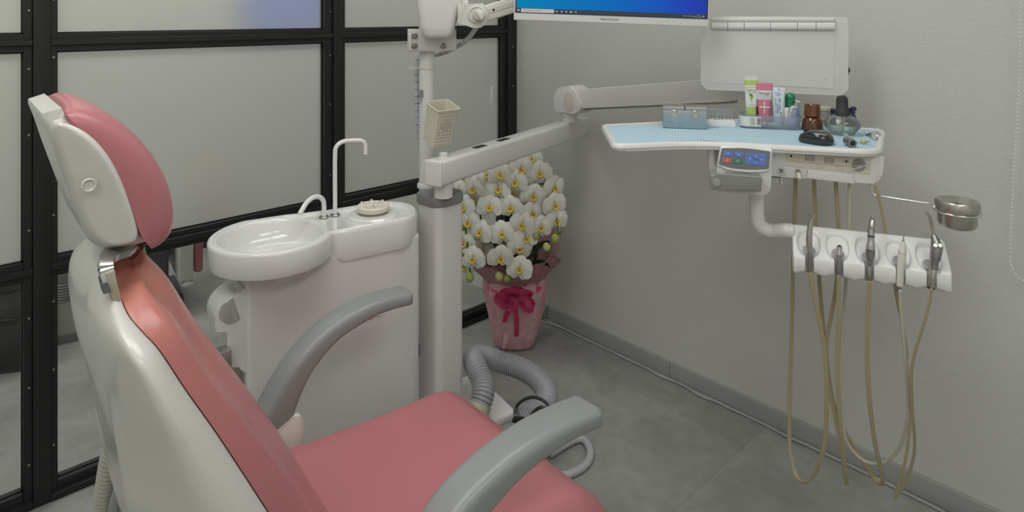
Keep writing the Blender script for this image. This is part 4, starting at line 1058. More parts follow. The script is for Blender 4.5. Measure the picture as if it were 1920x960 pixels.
def hose(parent, pts, w=.0046, m=TAN, twin=True, name='hose'):
    """twin-bore hose: flat figure-eight section; pts = (px, py, depth)"""
    P = [at(*p) for p in pts]
    sec = [(a, c) for a, c in ((1.05 * cos(t), .62 * sin(t) * (1 - .42 * sin(t) ** 16) + 0) for t in [2 * pi * k / 16 for k in range(16)])] if False else None
    if twin:
        pts2 = []
        for cx in (-.5, .5):
            rng = range(-130, 131, 26) if cx > 0 else range(50, 311, 26)
            pts2 += [(cx + .52 * cos(radians(a)), .52 * sin(radians(a))) for a in rng]
        # orient: figure-eight width across the picture
        b = new(); Q = catmull(P, 10); rings = []
        ex = (C(1, 0) - C(0, 0)).normalized()
        for i, p in enumerate(Q):
            tn = (Q[min(i + 1, len(Q) - 1)] - Q[max(i - 1, 0)]).normalized(); side = ex - tn * ex.dot(tn)
            if side.length < .45:
                side = side if side.length > 1e-3 else Vector((0, 0, 1))
            side.normalize(); bi = tn.cross(side)
            rings.append([p + side * (a * w) + bi * (c * w) for a, c in pts2])
        loft(b, rings)
    else:
        b = new(); tube(b, P, w, seg=12, n=10)
    return obj(name, b, m, parent, world=True, ang=60)
D = 1.40
def bx_hose(px):     # where hoses leave the underside of the control body
    return None
# hose paths (picture column/row, depth)
HA = [(1519, 512, 1.400), (1527, 560, 1.400), (1540, 620, 1.400), (1548, 680, 1.40), (1550, 740, 1.40), (1549, 800, 1.41), (1542, 850, 1.42), (1528, 888, 1.44), (1510, 904, 1.46), (1493, 892, 1.49), (1482, 850, 1.51), (1480, 790, 1.52), (1482, 700, 1.53), (1485, 600, 1.53), (1487, 500, 1.53), (1490, 420, 1.53), (1492, 334, 1.53)]
HB = [(1629.5, 528, 1.345), (1627, 600, 1.35), (1626, 670, 1.355), (1630, 745, 1.36), (1639, 820, 1.38), (1649, 870, 1.40), (1655, 897, 1.42), (1652, 909, 1.44), (1642, 900, 1.46), (1620, 868, 1.47), (1594, 826, 1.48), (1576, 795, 1.49), (1562, 755, 1.49), (1553, 700, 1.50), (1545, 630, 1.50), (1539, 560, 1.51), (1535, 510, 1.51), (1530, 420, 1.51), (1526, 336, 1.51)]
HC = [(1573, 517, 1.372), (1572, 580, 1.375), (1571, 650, 1.38), (1572, 740, 1.385), (1576, 800, 1.39), (1582, 860, 1.41), (1586, 895, 1.43), (1588, 908, 1.45), (1586, 895, 1.47), (1579, 850, 1.475), (1569, 795, 1.48), (1556, 735, 1.485), (1549, 690, 1.485), (1550, 640, 1.485), (1559, 590, 1.48), (1566, 550, 1.48), (1570, 510, 1.48), (1572, 430, 1.48), (1567, 340, 1.48)]
HD = [(1688, 545, 1.315), (1690, 590, 1.32), (1697, 670, 1.33), (1702, 740, 1.345), (1701, 790, 1.36), (1690, 832, 1.385), (1672, 857, 1.41), (1650, 869, 1.43), (1625, 866, 1.45), (1605, 852, 1.46), (1588, 828, 1.468), (1578, 790, 1.47), (1575, 740, 1.47), (1578, 650, 1.47), (1584, 560, 1.465), (1588, 500, 1.46), (1592, 420, 1.46), (1593, 340, 1.46)]
HE = [(1747, 541, 1.29), (1741, 575, 1.292), (1728, 620, 1.30), (1716, 660, 1.31), (1709, 700, 1.32), (1710, 760, 1.34), (1715, 820, 1.36), (1713, 858, 1.38), (1703, 890, 1.40), (1690, 918, 1.415), (1679, 934, 1.425), (1681, 925, 1.435), (1691, 890, 1.44), (1700, 850, 1.44), (1706, 800, 1.44), (1709, 760, 1.44), (1704, 720, 1.44), (1700, 680, 1.435), (1700, 660, 1.43), (1692, 610, 1.42), (1684, 570, 1.42), (1678, 536, 1.42), (1663, 450, 1.42), (1652, 390, 1.42), (1641, 347, 1.42)]
# 1 turbine handpiece
def base(px, py): p = hp(px, py, 0); return T(p.x, p.y, p.z)
t = thing('turbine_handpiece', 'dark steel turbine handpiece in the leftmost rest of the white instrument rail', 'handpiece', base(1518, 512), 'dental instruments on the rail')
b = rod(new(), [(1518, 511, -.001, .0052), (1518, 500, -.001, .0054), (1518, 482, .0, .0056), (1518, 481, .0, .0058), (1518, 474, .001, .0058)]); obj('coupling', b, STEEL2, t, world=True)
b = rod(new(), [(1518, 474, .001, .0050), (1517.5, 460, .003, .0062), (1517, 448, .005, .0066), (1518, 432, .008, .0062), (1520, 418, .010, .0050), (1521.5, 411, .011, .0042), (1522, 408, .011, .0040)]); obj('body', b, STEEL, t, world=True)
b = rod(new(), [(1526, 402.5, .006, .004), (1525, 403, .007, .0052), (1521, 405, .014, .0054), (1519, 406, .017, .0046), (1518.8, 406.1, .0172, .003)]) if False else new()
p = hp(1522, 404.5, .010); bm_ = HM.to_3x3().to_4x4(); lathe(b, [(0, -.0062), (.0040, -.0062), (.0052, -.005), (.0052, .004), (.0042, .0056), (0, .006)], 20, T(*p) @ bm_ @ RY(32) @ RX(68)); hd = obj('head', b, STEEL, t, world=True)
b = new(); lathe(b, [(0, .006), (.0030, .006), (.0026, .0066), (0, .0067)], 16, T(*p) @ bm_ @ RY(32) @ RX(68)); obj('chuck_button', b, mat('chuck_red', (.30, .10, .10), .3, metal=.6), hd, world=True)
hose(t, HA)
# 2 empty coupling
t = thing('motor_coupling', 'short empty steel hose coupling in the second rest from the left', 'handpiece coupling', base(1573, 518), 'dental instruments on the rail')
b = rod(new(), [(1573, 518, -.001, .0058), (1573, 510, -.001, .0060), (1573, 490, .001, .0062), (1573, 478, .003, .0062), (1573, 477, .003, .0056)]); obj('coupling', b, STEEL2, t, world=True)
b = rod(new(), [(1573, 478, .003, .0050), (1573.5, 468, .006, .0050), (1573.5, 467, .006, .0062), (1574, 463, .007, .0064), (1574, 462, .0073, .0050), (1574, 463.5, .007, .0040), (1574, 466, .006, .0036)]); nz = obj('nozzle', b, CHROME, t, world=True)
p = hp(1574, 462.5, .0062); b = new(); lathe(b, [(0, 0), (.0042, 0), (0, .0002)], 18, T(*p) @ HM.to_3x3().to_4x4() @ RX(38)); obj('dark_bore', b, BLACK, nz, world=True)
hose(t, HC)
# 3 contra-angle handpiece
t = thing('contra_angle_handpiece', 'two-tone steel contra-angle handpiece with angled head, standing in the middle rest', 'handpiece', base(1630, 526), 'dental instruments on the rail')
b = rod(new(), [(1629, 526, -.001, .0058), (1629.5, 520, -.001, .0060), (1630, 500, .0, .0060), (1630.3, 499, .0, .0054), (1630.5, 497, .0, .0054), (1630.6, 496, .0, .0062), (1631, 491, .001, .0064)]); obj('coupling', b, STEEL2, t, world=True)
b = rod(new(), [(1631, 491, .001, .0060), (1631, 486, .002, .0078), (1631.5, 478, .003, .0094), (1632, 470, .004, .0094), (1632, 468, .004, .0094)]); obj('motor_body', b, STEEL2, t, world=True)
b = rod(new(), [(1632, 468, .004, .0090), (1632.3, 460, .005, .0090), (1632.8, 455, .006, .0074), (1633, 444, .008, .0068), (1633.2, 443, .008, .0069)]); obj('sleeve', b, ALU, t, world=True)
b = rod(new(), [(1633.2, 443.5, .008, .0072), (1633.3, 442, .008, .0072)]); obj('blue_ring', b, mat('ring_blue', (.04, .06, .20), .4), t, world=True)
b = rod(new(), [(1633.3, 442, .008, .0066), (1633.8, 428, .011, .0060), (1634, 426, .011, .0062), (1634.5, 424, .012, .0064), (1635, 421, .013, .0062), (1635.5, 416, .015, .0054), (1636, 412, .0165, .0044)]); nk = obj('neck', b, STEEL, t, world=True)
b = new()
for py in (430, 433, 436, 439): 
    p = hp(1633.5, py, .010); openlathe(b, [(.0072, -.0005), (.0075, 0), (.0072, .0005)], 16, T(*p) @ bm_)
obj('grip_ring', b, STEEL, nk, world=True)
p = hp(1636, 411, .0165); b = new(); lathe(b, [(0, -.0075), (.0034, -.0075), (.0046, -.006), (.0046, .0055), (.0036, .0072), (0, .0074)], 18, T(*p) @ bm_ @ RY(12) @ RX(20)); obj('head', b, ALU, t, world=True)
hose(t, HB)
# 4 scaler
t = thing('ultrasonic_scaler', 'cream ultrasonic scaler with thin metal tip in the fourth rest', 'scaler', base(1690, 535), 'dental instruments on the rail')
SCM = mat('scaler_cream', (.68, .67, .60), .4)
b = rod(new(), [(1687, 536, -.002, .0058), (1687.5, 528, -.002, .0064), (1688.5, 505, .0, .0068), (1690, 490, .002, .0076), (1691.5, 478, .004, .0078), (1691.6, 475, .0045, .0078)]); obj('handle', b, SCM, t, world=True)
b = rod(new(), [(1691.6, 475, .0045, .0072), (1691.7, 474, .0046, .0072)]); obj('blue_ring', b, mat('ring_blue', (.04, .06, .20), .4), t, world=True)
b = rod(new(), [(1691.7, 474.2, .0046, .0078), (1692, 471, .005, .0078), (1693, 462, .007, .0056), (1693.5, 454, .008, .0042), (1693.6, 452.5, .008, .0034)]); obj('cone', b, SCM, t, world=True)
b = rod(new(), [(1693.6, 453, .008, .0026), (1693.7, 450, .0085, .0024), (1694, 448.5, .009, .0011), (1694.4, 444, .009, .0010), (1694.6, 439, .006, .0006)]); obj('metal_tip', b, STEEL, t, world=True)
b = rod(new(), [(1685.5, 548, -.003, .0040), (1686.3, 536, -.002, .0044)]); obj('strain_relief', b, STEEL2, t, world=True)
hose(t, HD, .0036, PALEH, False)
# 5 three way syringe
t = thing('air_water_syringe', 'steel air and water syringe with bent nozzle in the rightmost rest', 'syringe', base(1747, 540), 'dental instruments on the rail')
b = rod(new(), [(1746.5, 538, -.001, .0066), (1747.5, 525, -.001, .0066), (1750.5, 505, .001, .0066), (1751, 504, .001, .0060)]); obj('handle', b, STEEL, t, world=True)
b = rod(new(), [(1746, 541, -.001, .0068), (1746.3, 538.5, -.001, .0068)]); obj('black_collar', b, BLACK, t, world=True)
b = rod(new(), [(1751, 505, .001, .0078), (1752.5, 490, .003, .0078), (1753, 486, .004, .0098), (1755, 474, .006, .0106), (1756.5, 462, .009, .0110), (1755, 456, .010, .0098), (1753, 449, .012, .0072), (1751, 443, .013, .0056), (1750.3, 440, .0135, .0040)]); sb = obj('syringe_body', b, STEEL2, t, world=True)
for dx in (-4, 5):
    p = hp(1757.5 + dx, 461, -.002); b = new(); lathe(b, [(.0044, -.004), (.0048, .0015), (.0036, .003), (0, .0033)], 16, T(*p) @ bm_ @ RX(60)); obj('push_button', b, STEEL, sb, world=True)
b = new(); tube(b, [hp(1750.6, 441, .0135), hp(1748, 428, .015), hp(1745, 413, .016), hp(1741.5, 404, .0165), hp(1736, 397.5, .017)], lambda k: .0036 - .0012 * k, 14); obj('bent_nozzle', b, STEEL, t, world=True)
hose(t, HE, .0033)

# ------------------------------------------------------------------ wire holder and steel waste cup
YC = .045
def tp(px, py, Y): return at(px, py, Y)
cc = at(1795, 395, 1.33); RC = .0395
wr = thing('wire_cup_holder', 'thin bent steel wire with ring, reaching right from the control box', 'wire holder', T(*at(1633, 346, 1.44)))
ringz_ = at(1795, 396, 1.33).z
P = [at(1633, 343, 1.44), at(1633, 350, 1.44), at(1633.5, 357, 1.438), at(1637, 363, 1.436), at(1645, 366.5, 1.43), at(1690, 374, 1.40), at(1735, 381, 1.365), at(1752, 384, 1.35)]
ctr = Vector((cc.x, cc.y, ringz_))
rp = []
v0 = at(1752, 386, 1.345) - ctr; a0 = atan2(v0.y, v0.x)
for k in range(0, 25):
    a = a0 + 2 * pi * k / 24 * .985; rp.append(ctr + Vector(((RC + .0018) * cos(a), (RC + .0018) * sin(a), 0)))
b = new(); tube(b, P + [rp[0] + Vector((0, 0, .002))], .0020, 10, n=6); obj('wire_rod', b, CHROME, wr, world=True)
b = new(); tube(b, rp, .0019, 10, n=4); obj('wire_ring', b, CHROME, wr, world=True)
zt3, zb3 = ringz_ + .0235, at(1795, 432, 1.31).z
wc_ = thing('waste_cup', 'brushed steel waste cup with star-cut lid held in the wire ring', 'cup', T(cc.x, cc.y, zb3))
b = new(); lathe(b, [(0, zb3), (.026, zb3), (.0315, zb3 + .003), (.0345, zb3 + .009), (.0352, ringz_ - .002), (.0352, ringz_ + .004), (0, ringz_ + .004)], 40, T(cc.x, cc.y, 0)); obj('cup', b, STEEL, wc_, world=True)
b = new(); lathe(b, [(.0352, ringz_ + .0028), (.0392, ringz_ + .003), (.0396, ringz_ + .006), (.0396, zt3 - .004), (.0375, zt3 - .0008), (.034, zt3), (.031, zt3 - .0012), (.020, zt3 - .009), (.012, zt3 - .011), (0, zt3 - .012)], 44, T(cc.x, cc.y, 0)); ld = obj('lid', b, STEEL, wc_, world=True)
b = new(); q = bmesh.new(); S = []
for k in range(12):
    a = 2 * pi * k / 12 + .35; r = .0135 if k % 2 == 0 else .0055; S.append(q.verts.new((r * cos(a), r * sin(a), 0)))
q.faces.new(S); merge(b, q, T(cc.x, cc.y, zt3 - .0085)); obj('star_slot', b, BLACK, ld, world=True, smooth=False)
# ------------------------------------------------------------------ film viewer
VM = frame((1452 - 960) / F * 1.83, 1.83, 0, -16)
vl = lambda px, py, y=0: onlocal(VM, px, py, y)
q = vl(1452, 175)
fv = thing('film_viewer', 'white wall-side X-ray film viewer panel with clip bar, behind the tray', 'film viewer', VM @ T(q[0], 0, q[1]))
o4 = [vl(*p) for p in ((1590.5, 32), (1590.5, 180), (1314, 167.5), (1314, 30))]
b = new(); prism(b, roundpoly(o4, [.014, .019, .018, .012], 8), -.045, 0, .006, VM @ RX(90), seg=4); vb = obj('viewer_body', b, WHITE, fv, world=True)
s4 = [vl(*p) for p in ((1564, 58), (1563, 166), (1336, 155), (1336, 58))]
b = new(); prism(b, roundpoly(s4, .003, 3), 0, .0008, 0, VM @ RX(90)); obj('viewer_screen', b, mat('viewer_screen', (.70, .70, .68), .28), fv, world=True)
bars = [1334, 1364, 1395, 1444, 1494.5, 1529, 1564.5]
for a_, c_ in zip(bars, bars[1:]):
    xa_, z1_ = vl(a_ + .5, 40); xc_, z0_ = vl(c_ - .4, 57); z1_ = vl(1444, 40)[1]; z0_ = vl(1444, 57)[1]
    b = new(); pr_ = roundpoly([(0, z0_), (-.008, z0_ + .002), (-.011, z0_ + .008), (-.008, z1_ - .002), (0, z1_)], .003, 3)
    prism(b, pr_, xa_, xc_, 0, VM @ Matrix(((0, 0, 1, 0), (1, 0, 0, 0), (0, 1, 0, 0), (0, 0, 0, 1)))); obj('film_clip', b, WHITE, fv, world=True)
xa_, z1_ = vl(1334, 33.5); xc_, z0_ = vl(1564.5, 40)
b = new(); box(b, xa_, xc_, -.009, .001, vl(1444, 41)[1], vl(1444, 33.5)[1], .003, 3, M=VM); obj('clip_rail', b, WHITE, fv, world=True)
x, z = vl(1593, 133); b = new(); box(b, x - .002, x + .001, .012, .030, z - .011, z + .011, .0008, 1, M=VM); box(b, x, x + .005, .016, .026, z - .005, z + .005, .0015, 2, M=VM); obj('rocker_switch', b, BLACK, fv, world=True)
x, z = vl(1548, 149.5); b = new(); lathe(b, [(.0016, 0), (.0014, .0005), (0, .0006)], 10, VM @ T(x, -.0008, z) @ FACE); obj('orange_fleck', b, mat('orange_fleck', (.55, .16, .04), .5), fv, world=True)
# post carrying the viewer from the tray
x, z = vl(1432, 180)
b = new(); box(b, x - .016, x + .016, .010, .034, 1.02, z + .02, .005, M=VM); obj('viewer_post', b, WHITE, fv, world=True)

# ------------------------------------------------------------------ monitor on its arm
MM0 = frame((1145.5 - 960) / F * 1.80, 1.80, 0, -3)
ml = lambda px, py, y=0: onlocal(MM0, px, py, y)
L_, R_ = ml(963, 37.5), ml(1328.5, 50.5)
roll = math.degrees(atan2(R_[1] - L_[1], R_[0] - L_[0])); W_ = sqrt((R_[0] - L_[0]) ** 2 + (R_[1] - L_[1]) ** 2)
MO = MM0 @ T((L_[0] + R_[0]) / 2, 0, (L_[1] + R_[1]) / 2) @ RY(-roll)
mo = thing('monitor', 'white-framed computer monitor showing a blue desktop, hung on the jointed arm', 'monitor', MO)
HM_ = W_ * .60
b = new(); box(b, -W_ / 2, W_ / 2, 0, .022, 0, HM_, .003, 3); box(b, -W_ * .3, W_ * .3, .02, .045, HM_ * .2, HM_ * .8, .012); fr_ = obj('bezel', b, mat('monitor_white', (.78, .78, .77), .35), mo)
mm = onlocal(MO, 966, 23, 0)
z_s = .0218; xs = W_ / 2 - .0035
b = new(); box(b, -xs, xs, -.0008, .001, z_s - .001, HM_ - .004); obj('screen_border', b, BLACK, mo)
def screen_mat():
    m = bpy.data.materials.new('blue_desktop'); m.use_nodes = True; nt = m.node_tree; b = nt.nodes['Principled BSDF']
    b.inputs['Base Color'].default_value = (.0, .0, .0, 1); b.inputs['Roughness'].default_value = .5; b.inputs['Specular IOR Level'].default_value = .1
    tc = nt.nodes.new('ShaderNodeTexCoord'); sp_ = nt.nodes.new('ShaderNodeSeparateXYZ'); nt.links.new(tc.outputs['Object'], sp_.inputs[0])
    mr = nt.nodes.new('ShaderNodeMapRange'); mr.inputs[1].default_value = -.27; mr.inputs[2].default_value = .27; nt.links.new(sp_.outputs['X'], mr.inputs[0])
    cr = nt.nodes.new('ShaderNodeValToRGB'); e = cr.color_ramp.elements
    e[0].position = 0; e[0].color = (.0, .22, .46, 1); e[1].position = 1; e[1].color = (.016, .045, .36, 1)
    k = e.new(.5); k.color = (.003, .14, .47, 1); k = e.new(.72); k.color = (.008, .095, .49, 1); k = e.new(.88); k.color = (.016, .055, .45, 1)
    nt.links.new(mr.outputs[0], cr.inputs[0]); nt.links.new(cr.outputs[0], b.inputs['Emission Color']); b.inputs['Emission Strength'].default_value = .95
    return m
ztb = z_s + .0128
b = new(); box(b, -xs + .003, xs - .003, -.0012, -.0006, ztb, HM_ - .008); obj('desktop', b, screen_mat(), mo)
b = new(); box(b, -xs + .003, xs - .003, -.0012, -.0006, z_s + .0005, ztb); tb = obj('taskbar', b, mat('taskbar', (.01, .012, .016), .3, emit=(.016, .028, .042), es=1), mo)
EMW = mat('screen_white', (.1, .1, .1), .4, emit=(.30, .32, .34), es=1); EMB = mat('screen_pale', (.1, .1, .1), .4, emit=(.36, .38, .38), es=1)
zc = (z_s + ztb) / 2
X_ = lambda px: -W_ / 2 + (px - 963) / 365.5 * W_
b = new()
for dx in (-.0016, .0016):
    for dz in (-.0016, .0016): patch(b, .0027, .0027, T(X_(971.5) + dx, -.0016, zc + dz) @ FACE)
obj('start_symbol', b, EMW, tb, smooth=False)
b = new(); patch(b, X_(1039) - X_(976.5), .0105, T((X_(976.5) + X_(1039)) / 2, -.0016, zc) @ FACE); sb_ = obj('search_box', b, EMB, tb, smooth=False)
b = new(); openlathe(b, [(.0012, 0), (.0018, 0)], 12, T(X_(981), -.0019, zc + .0005) @ FACE)
for i in range(15):
    random.seed(i); patch(b, .0018, random.uniform(.0012, .0030), T(X_(985 + i * 2.2), -.0019, zc) @ FACE)
obj('search_text', b, mat('screen_grey', (.02, .02, .02), .5, emit=(.09, .10, .11), es=1), sb_, smooth=False)
for px, c_, k in ((1044, (.25, .27, .28), 0), (1053.5, (.20, .25, .55), 1), (1062, (.10, .30, .55), 0), (1071, (.50, .42, .12), 0), (1080, (.10, .30, .24), 2)):
    m = mat('icon_%s' % {1044: 'grey', 1053.5: 'lilac', 1062: 'blue', 1071: 'yellow', 1080: 'teal'}[px], (.02, .02, .02), .4, emit=c_, es=1); b = new()
    if k == 0: patch(b, .0056, .0044, T(X_(px), -.0016, zc) @ FACE, .0006)
    elif k == 1: lathe(b, [(0, 0), (.0032, 0), (0, .0001)], 6, T(X_(px), -.0016, zc) @ FACE @ RZ(30))
    else: openlathe(b, [(.0014, 0), (.0031, 0)], 16, T(X_(px), -.0016, zc) @ FACE)
    obj('taskbar_icon', b, m, tb, smooth=False)
for px in (1282, 1287, 1291.5, 1296, 1300):
    b = new(); lathe(b, [(0, 0), (.0016, 0), (0, .0001)], 5, T(X_(px), -.0016, zc) @ FACE); obj('tray_icon', b, EMW, tb, smooth=False)
b = new(); patch(b, .004, .0034, T(X_(1318), -.0016, zc) @ FACE); obj('tray_icon', b, EMW, tb, smooth=False)
for i, (s_, dz) in enumerate((('11:46', .003), ('2020/12/05', -.0027))):
    obj('clock_text', textbm(s_, .0046, T(X_(1308), -.0017, zc + dz) @ FACE), EMW, tb, smooth=False)
b = textbm('PRINCETON', .0082, T(X_(1144), -.0006, z_s * .48) @ FACE, sx=1.12); obj('maker_lettering', b, mat('bezel_print', (.12, .12, .12), .4), fr_, smooth=False)
for px in (1241, 1253.5, 1266, 1278, 1290):
    b = new(); patch(b, .0022, .0022, T(X_(px), -.0006, z_s * .42) @ FACE, .0004); obj('bezel_mark', b, mat('bezel_mark', (.42, .42, .42), .5), fr_, smooth=False)
b = new(); lathe(b, [(.0011, 0), (.0009, .0006), (0, .0008)], 10, T(X_(1284.5), 0, z_s * .30) @ FACE); obj('power_light', b, mat('power_light', (.3, .3, .6), .3, emit=(.35, .38, .9), es=1.2), fr_)
# monitor arm
jm = frame((895 - 960) / F * 1.93, 1.93, 0, 5); jl = lambda px, py, y=0: onlocal(jm, px, py, y)
jc = jl(893, 27, -.03)
ma = thing('screen_mount', 'cream white monitor arm with round tension knob, above the orchid', 'monitor mount', T(*(jm @ Vector((jc[0], 0, jc[1])))))
AW = mat('arm_offwhite', (.66, .65, .60), .38, coat=.2)
b = new(); hb = [jl(*p, -.01) for p in ((858, 46), (858, 6), (874, 8), (905, 6), (914, 18), (912, 40), (903, 52), (885, 52), (870, 46))]
prism(b, roundpoly(hb, .006, 4), -.035, .03, .006, jm @ RX(90)); obj('arm_hub', b, AW, ma, world=True)
x, z = jl(894, 27, -.03)
b = new(); lathe(b, [(.0262, -.004), (.0262, .004), (.0235, .006), (.022, .006), (.021, .003), (.0, .003)], 32, jm @ T(x, -.03, z) @ FACE); kr = obj('knob_ring', b, AW, ma, world=True)
x, z = jl(898, 28, -.04)
b = new(); lathe(b, [(.0185, .002), (.018, .014), (.015, .020), (.008, .023), (0, .0235)], 32, jm @ T(x, -.03, z) @ FACE); box(b, -.0165, .0165, -.005, .005, .016, .028, .003, 2, M=jm @ T(x, -.03, z) @ FACE @ RZ(-55)); obj('tension_knob', b, AW, kr, world=True)
a_ = Vector((*jl(905, 27, 0), 0)); c_ = Vector((*jl(990, 0, 0), 0))
sg = (c_ - a_); an = math.degrees(atan2(sg.y, sg.x)); Ls = sg.length + .16
b = new(); box(b, 0, Ls, -.020, .020, -.024, .024, .005, 3, M=jm @ T(a_.x, 0.0, a_.y) @ RY(-an)); sg_ = obj('arm_segment', b, AW, ma, world=True)
b = new(); box(b, .02, Ls - .02, -.0215, -.0195, -.004, .010, .001, 1, M=jm @ T(a_.x, 0.0, a_.y) @ RY(-an)); obj('side_groove', b, mat('groove_white', (.58, .57, .52), .4), sg_, world=True)
b = new(); lathe(b, [(.0036, 0), (.0036, .001), (0, .001)], 16, jm @ T(a_.x, 0, a_.y) @ RY(-an) @ T(.034, -.0215, .003) @ FACE); obj('bolt_hole', b, BLACK, sg_, world=True)
e_ = jm @ Vector((a_.x + cos(radians(an)) * Ls, 0, a_.y + sin(radians(an)) * Ls)); mb = MO @ Vector((-.05, .05, HM_ * .5))
b = new(); tube(b, [e_, e_.lerp(mb, .5) + Vector((.02, .02, 0)), mb], .018, 16); obj('end_link', b, AW, ma, world=True)
b = new(); hx = jl(866, 14, .0); box(b, -.07, .02, .0, .028, -.022, .022, .004, M=jm @ T(hx[0], 0.01, hx[1])); obj('wall_clamp', b, AW, ma, world=True)

# ------------------------------------------------------------------ beaded blind chain at the right edge
P = [onwall(1916, -40, .03), onwall(1914, 0, .03), onwall(1912, 120, .03), onwall(1909, 190, .03), onwall(1904, 270, .03), onwall(1899, 350, .03), onwall(1896, 420, .03), onwall(1893.5, 470, .03), onwall(1895, 492, .03), onwall(1901, 508, .03), onwall(1912, 522, .03), onwall(1922, 527, .035), onwall(1940, 520, .04), onwall(1950, 480, .04), onwall(1952, 300, .04), onwall(1952, -40, .04)]
Q, L = resample(catmull(P, 10), .0105)
b = new()
for p in Q: bmesh.ops.create_icosphere(b, subdivisions=1, radius=.0028, matrix=Matrix.Translation(p))
tube(b, Q, .0006, 6, smooth=False)
bc = solo('blind_chain', b, mat('bead_white', (.72, .72, .70), .35), T(P[0].x, P[0].y, Q[0].z), 'white beaded blind pull chain hanging by the wall at the right edge', 'chain', world=True)
# ------------------------------------------------------------------ things on the tray
ZL = ZT - .0012
def tb_(px, py, deg=-15):
    """frame standing on the tray liner at a pixel; x right, y away"""
    p = atz(px, py, ZL); return Matrix.Translation(p) @ Matrix.Rotation(radians(deg) - TH, 4, 'Z')
def dist(M): 
    v = M.translation - EYE; return v.x * ST + v.y * CT
def paper_mat():
    m = bpy.data.materials.new('blue_wave_paper'); m.use_nodes = True; nt = m.node_tree; b = nt.nodes['Principled BSDF']; b.inputs['Roughness'].default_value = .8
    tc = nt.nodes.new('ShaderNodeTexCoord'); sp_ = nt.nodes.new('ShaderNodeSeparateXYZ'); nt.links.new(tc.outputs['Object'], sp_.inputs[0])
    def math_(op, a, c, k=None):
        n = nt.nodes.new('ShaderNodeMath'); n.operation = op
        for i, v in enumerate((a, c, k)):
            if v is None: continue
            if isinstance(v, (int, float)): n.inputs[i].default_value = v
            else: nt.links.new(v, n.inputs[i])
        return n.outputs[0]
    tri_ = math_('ABSOLUTE', math_('SUBTRACT', math_('FRACT', math_('MULTIPLY', sp_.outputs['Y'], 52), 0), .5), 0)
    v = math_('FRACT', math_('ADD', math_('MULTIPLY', sp_.outputs['X'], 150), math_('MULTIPLY', tri_, 1.2)), 0)
    s = math_('GREATER_THAN', v, .50)
    n = nt.nodes.new('ShaderNodeTexNoise'); n.inputs['Scale'].default_value = 30; nt.links.new(tc.outputs['Object'], n.inputs['Vector'])
    k = math_('MULTIPLY', s, math_('ADD', math_('MULTIPLY', n.outputs['Fac'], .5), .55))
    x = nt.nodes.new('ShaderNodeMix'); x.data_type = 'RGBA'; x.inputs[6].default_value = (.58, .66, .67, 1); x.inputs[7].default_value = (.18, .45, .62, 1)
    nt.links.new(k, x.inputs[0]); nt.links.new(x.outputs[2], b.inputs['Base Color']); return m
LINER = paper_mat()
# two overlapping sheets of the liner
o_ = C(.6, 1.6, 0)
LB = Matrix.Translation(Vector((o_.x, o_.y, ZT - .0028))) @ Matrix.Rotation(radians(-15) - TH, 4, 'Z')
def sheet(pix, dz, name, label):
    P = [LB.inverted() @ atz(px, py, ZT - .001) for px, py in pix]; pl_ = [(p.x, p.y) for p in P]
    b = new(); prism(b, roundpoly(pl_, .004, 2), dz, dz + .0006, 0)
    return solo(name, b, LINER, LB, label, 'paper liner', 'paper sheets lining the tray')
sheet([(1157, 268.5), (1303, 262), (1440, 269), (1440, 226), (1392, 225.5), (1330, 229), (1205, 234), (1136, 236.5)], 0.0, 'tray_liner', 'blue wave-patterned paper sheet lining the left half of the tray')
sheet([(1312, 262.5), (1645, 281.5), (1650, 240), (1606, 238.5), (1420, 226), (1365, 228)], .0008, 'tray_liner', 'blue wave-patterned paper sheet lining the right half of the tray')

CLR = thin_glass('clear_plastic', (.90, .92, .92), .05, diffuse=.20, dcol=(.8, .82, .82), refl=.10)
FROSTP = thin_glass('frosted_plastic', (.84, .87, .92), .2, diffuse=.36, dcol=(.62, .66, .72), refl=.06)
PRW = mat('paper_white', (.74, .74, .72), .55)
# steel box with hinged lids and clasps
M = tb_(1284, 241, -12); w, h, d = .112, .056, .060
t = thing('steel_case', 'small scratched steel case with two clasps, at the left end of the tray', 'case', M @ T(0, .03, 0))
b = new(); box(b, -w / 2, w / 2, 0, d, 0, h - .009, .0015, 2, M=T(0, -.03, 0)); obj('case_body', b, mat('scratched_steel', (.40, .46, .49), .34, metal=.85, mott=(60, (.46, .55, .60), .6), bump=(260, .1)), t)
for s in (-1, 1):
    b = new(); box(b, min(s * .0006, s * w / 2), max(s * .0006, s * w / 2), -.001, d, h - .0088, h, .0015, 2, M=T(0, -.03, 0)); l_ = obj('case_lid', b, STEEL, t)
    x = s * .026
    b = new(); box(b, x - .008, x + .008, -.0035, 0, h - .016, h - .0085, .001, 1, M=T(0, -.03, 0)); prism(b, roundpoly([(x - .0065, h - .026), (x + .0065, h - .026), (x + .0065, h - .012), (x - .0065, h - .012)], .004, 3), 0, .0015, 0, T(0, -.03 - .0005, 0) @ FACE)
    lathe(b, [(.0028, 0), (.0024, .0018), (0, .0022)], 14, T(x, -.032, h - .0215) @ FACE); obj('clasp', b, CHROME, l_)
    b = new(); lathe(b, [(.0045, 0), (.004, .002), (0, .0025)], 12, T(s * .022, 0, h)); obj('lid_rivet', b, STEEL2, l_)
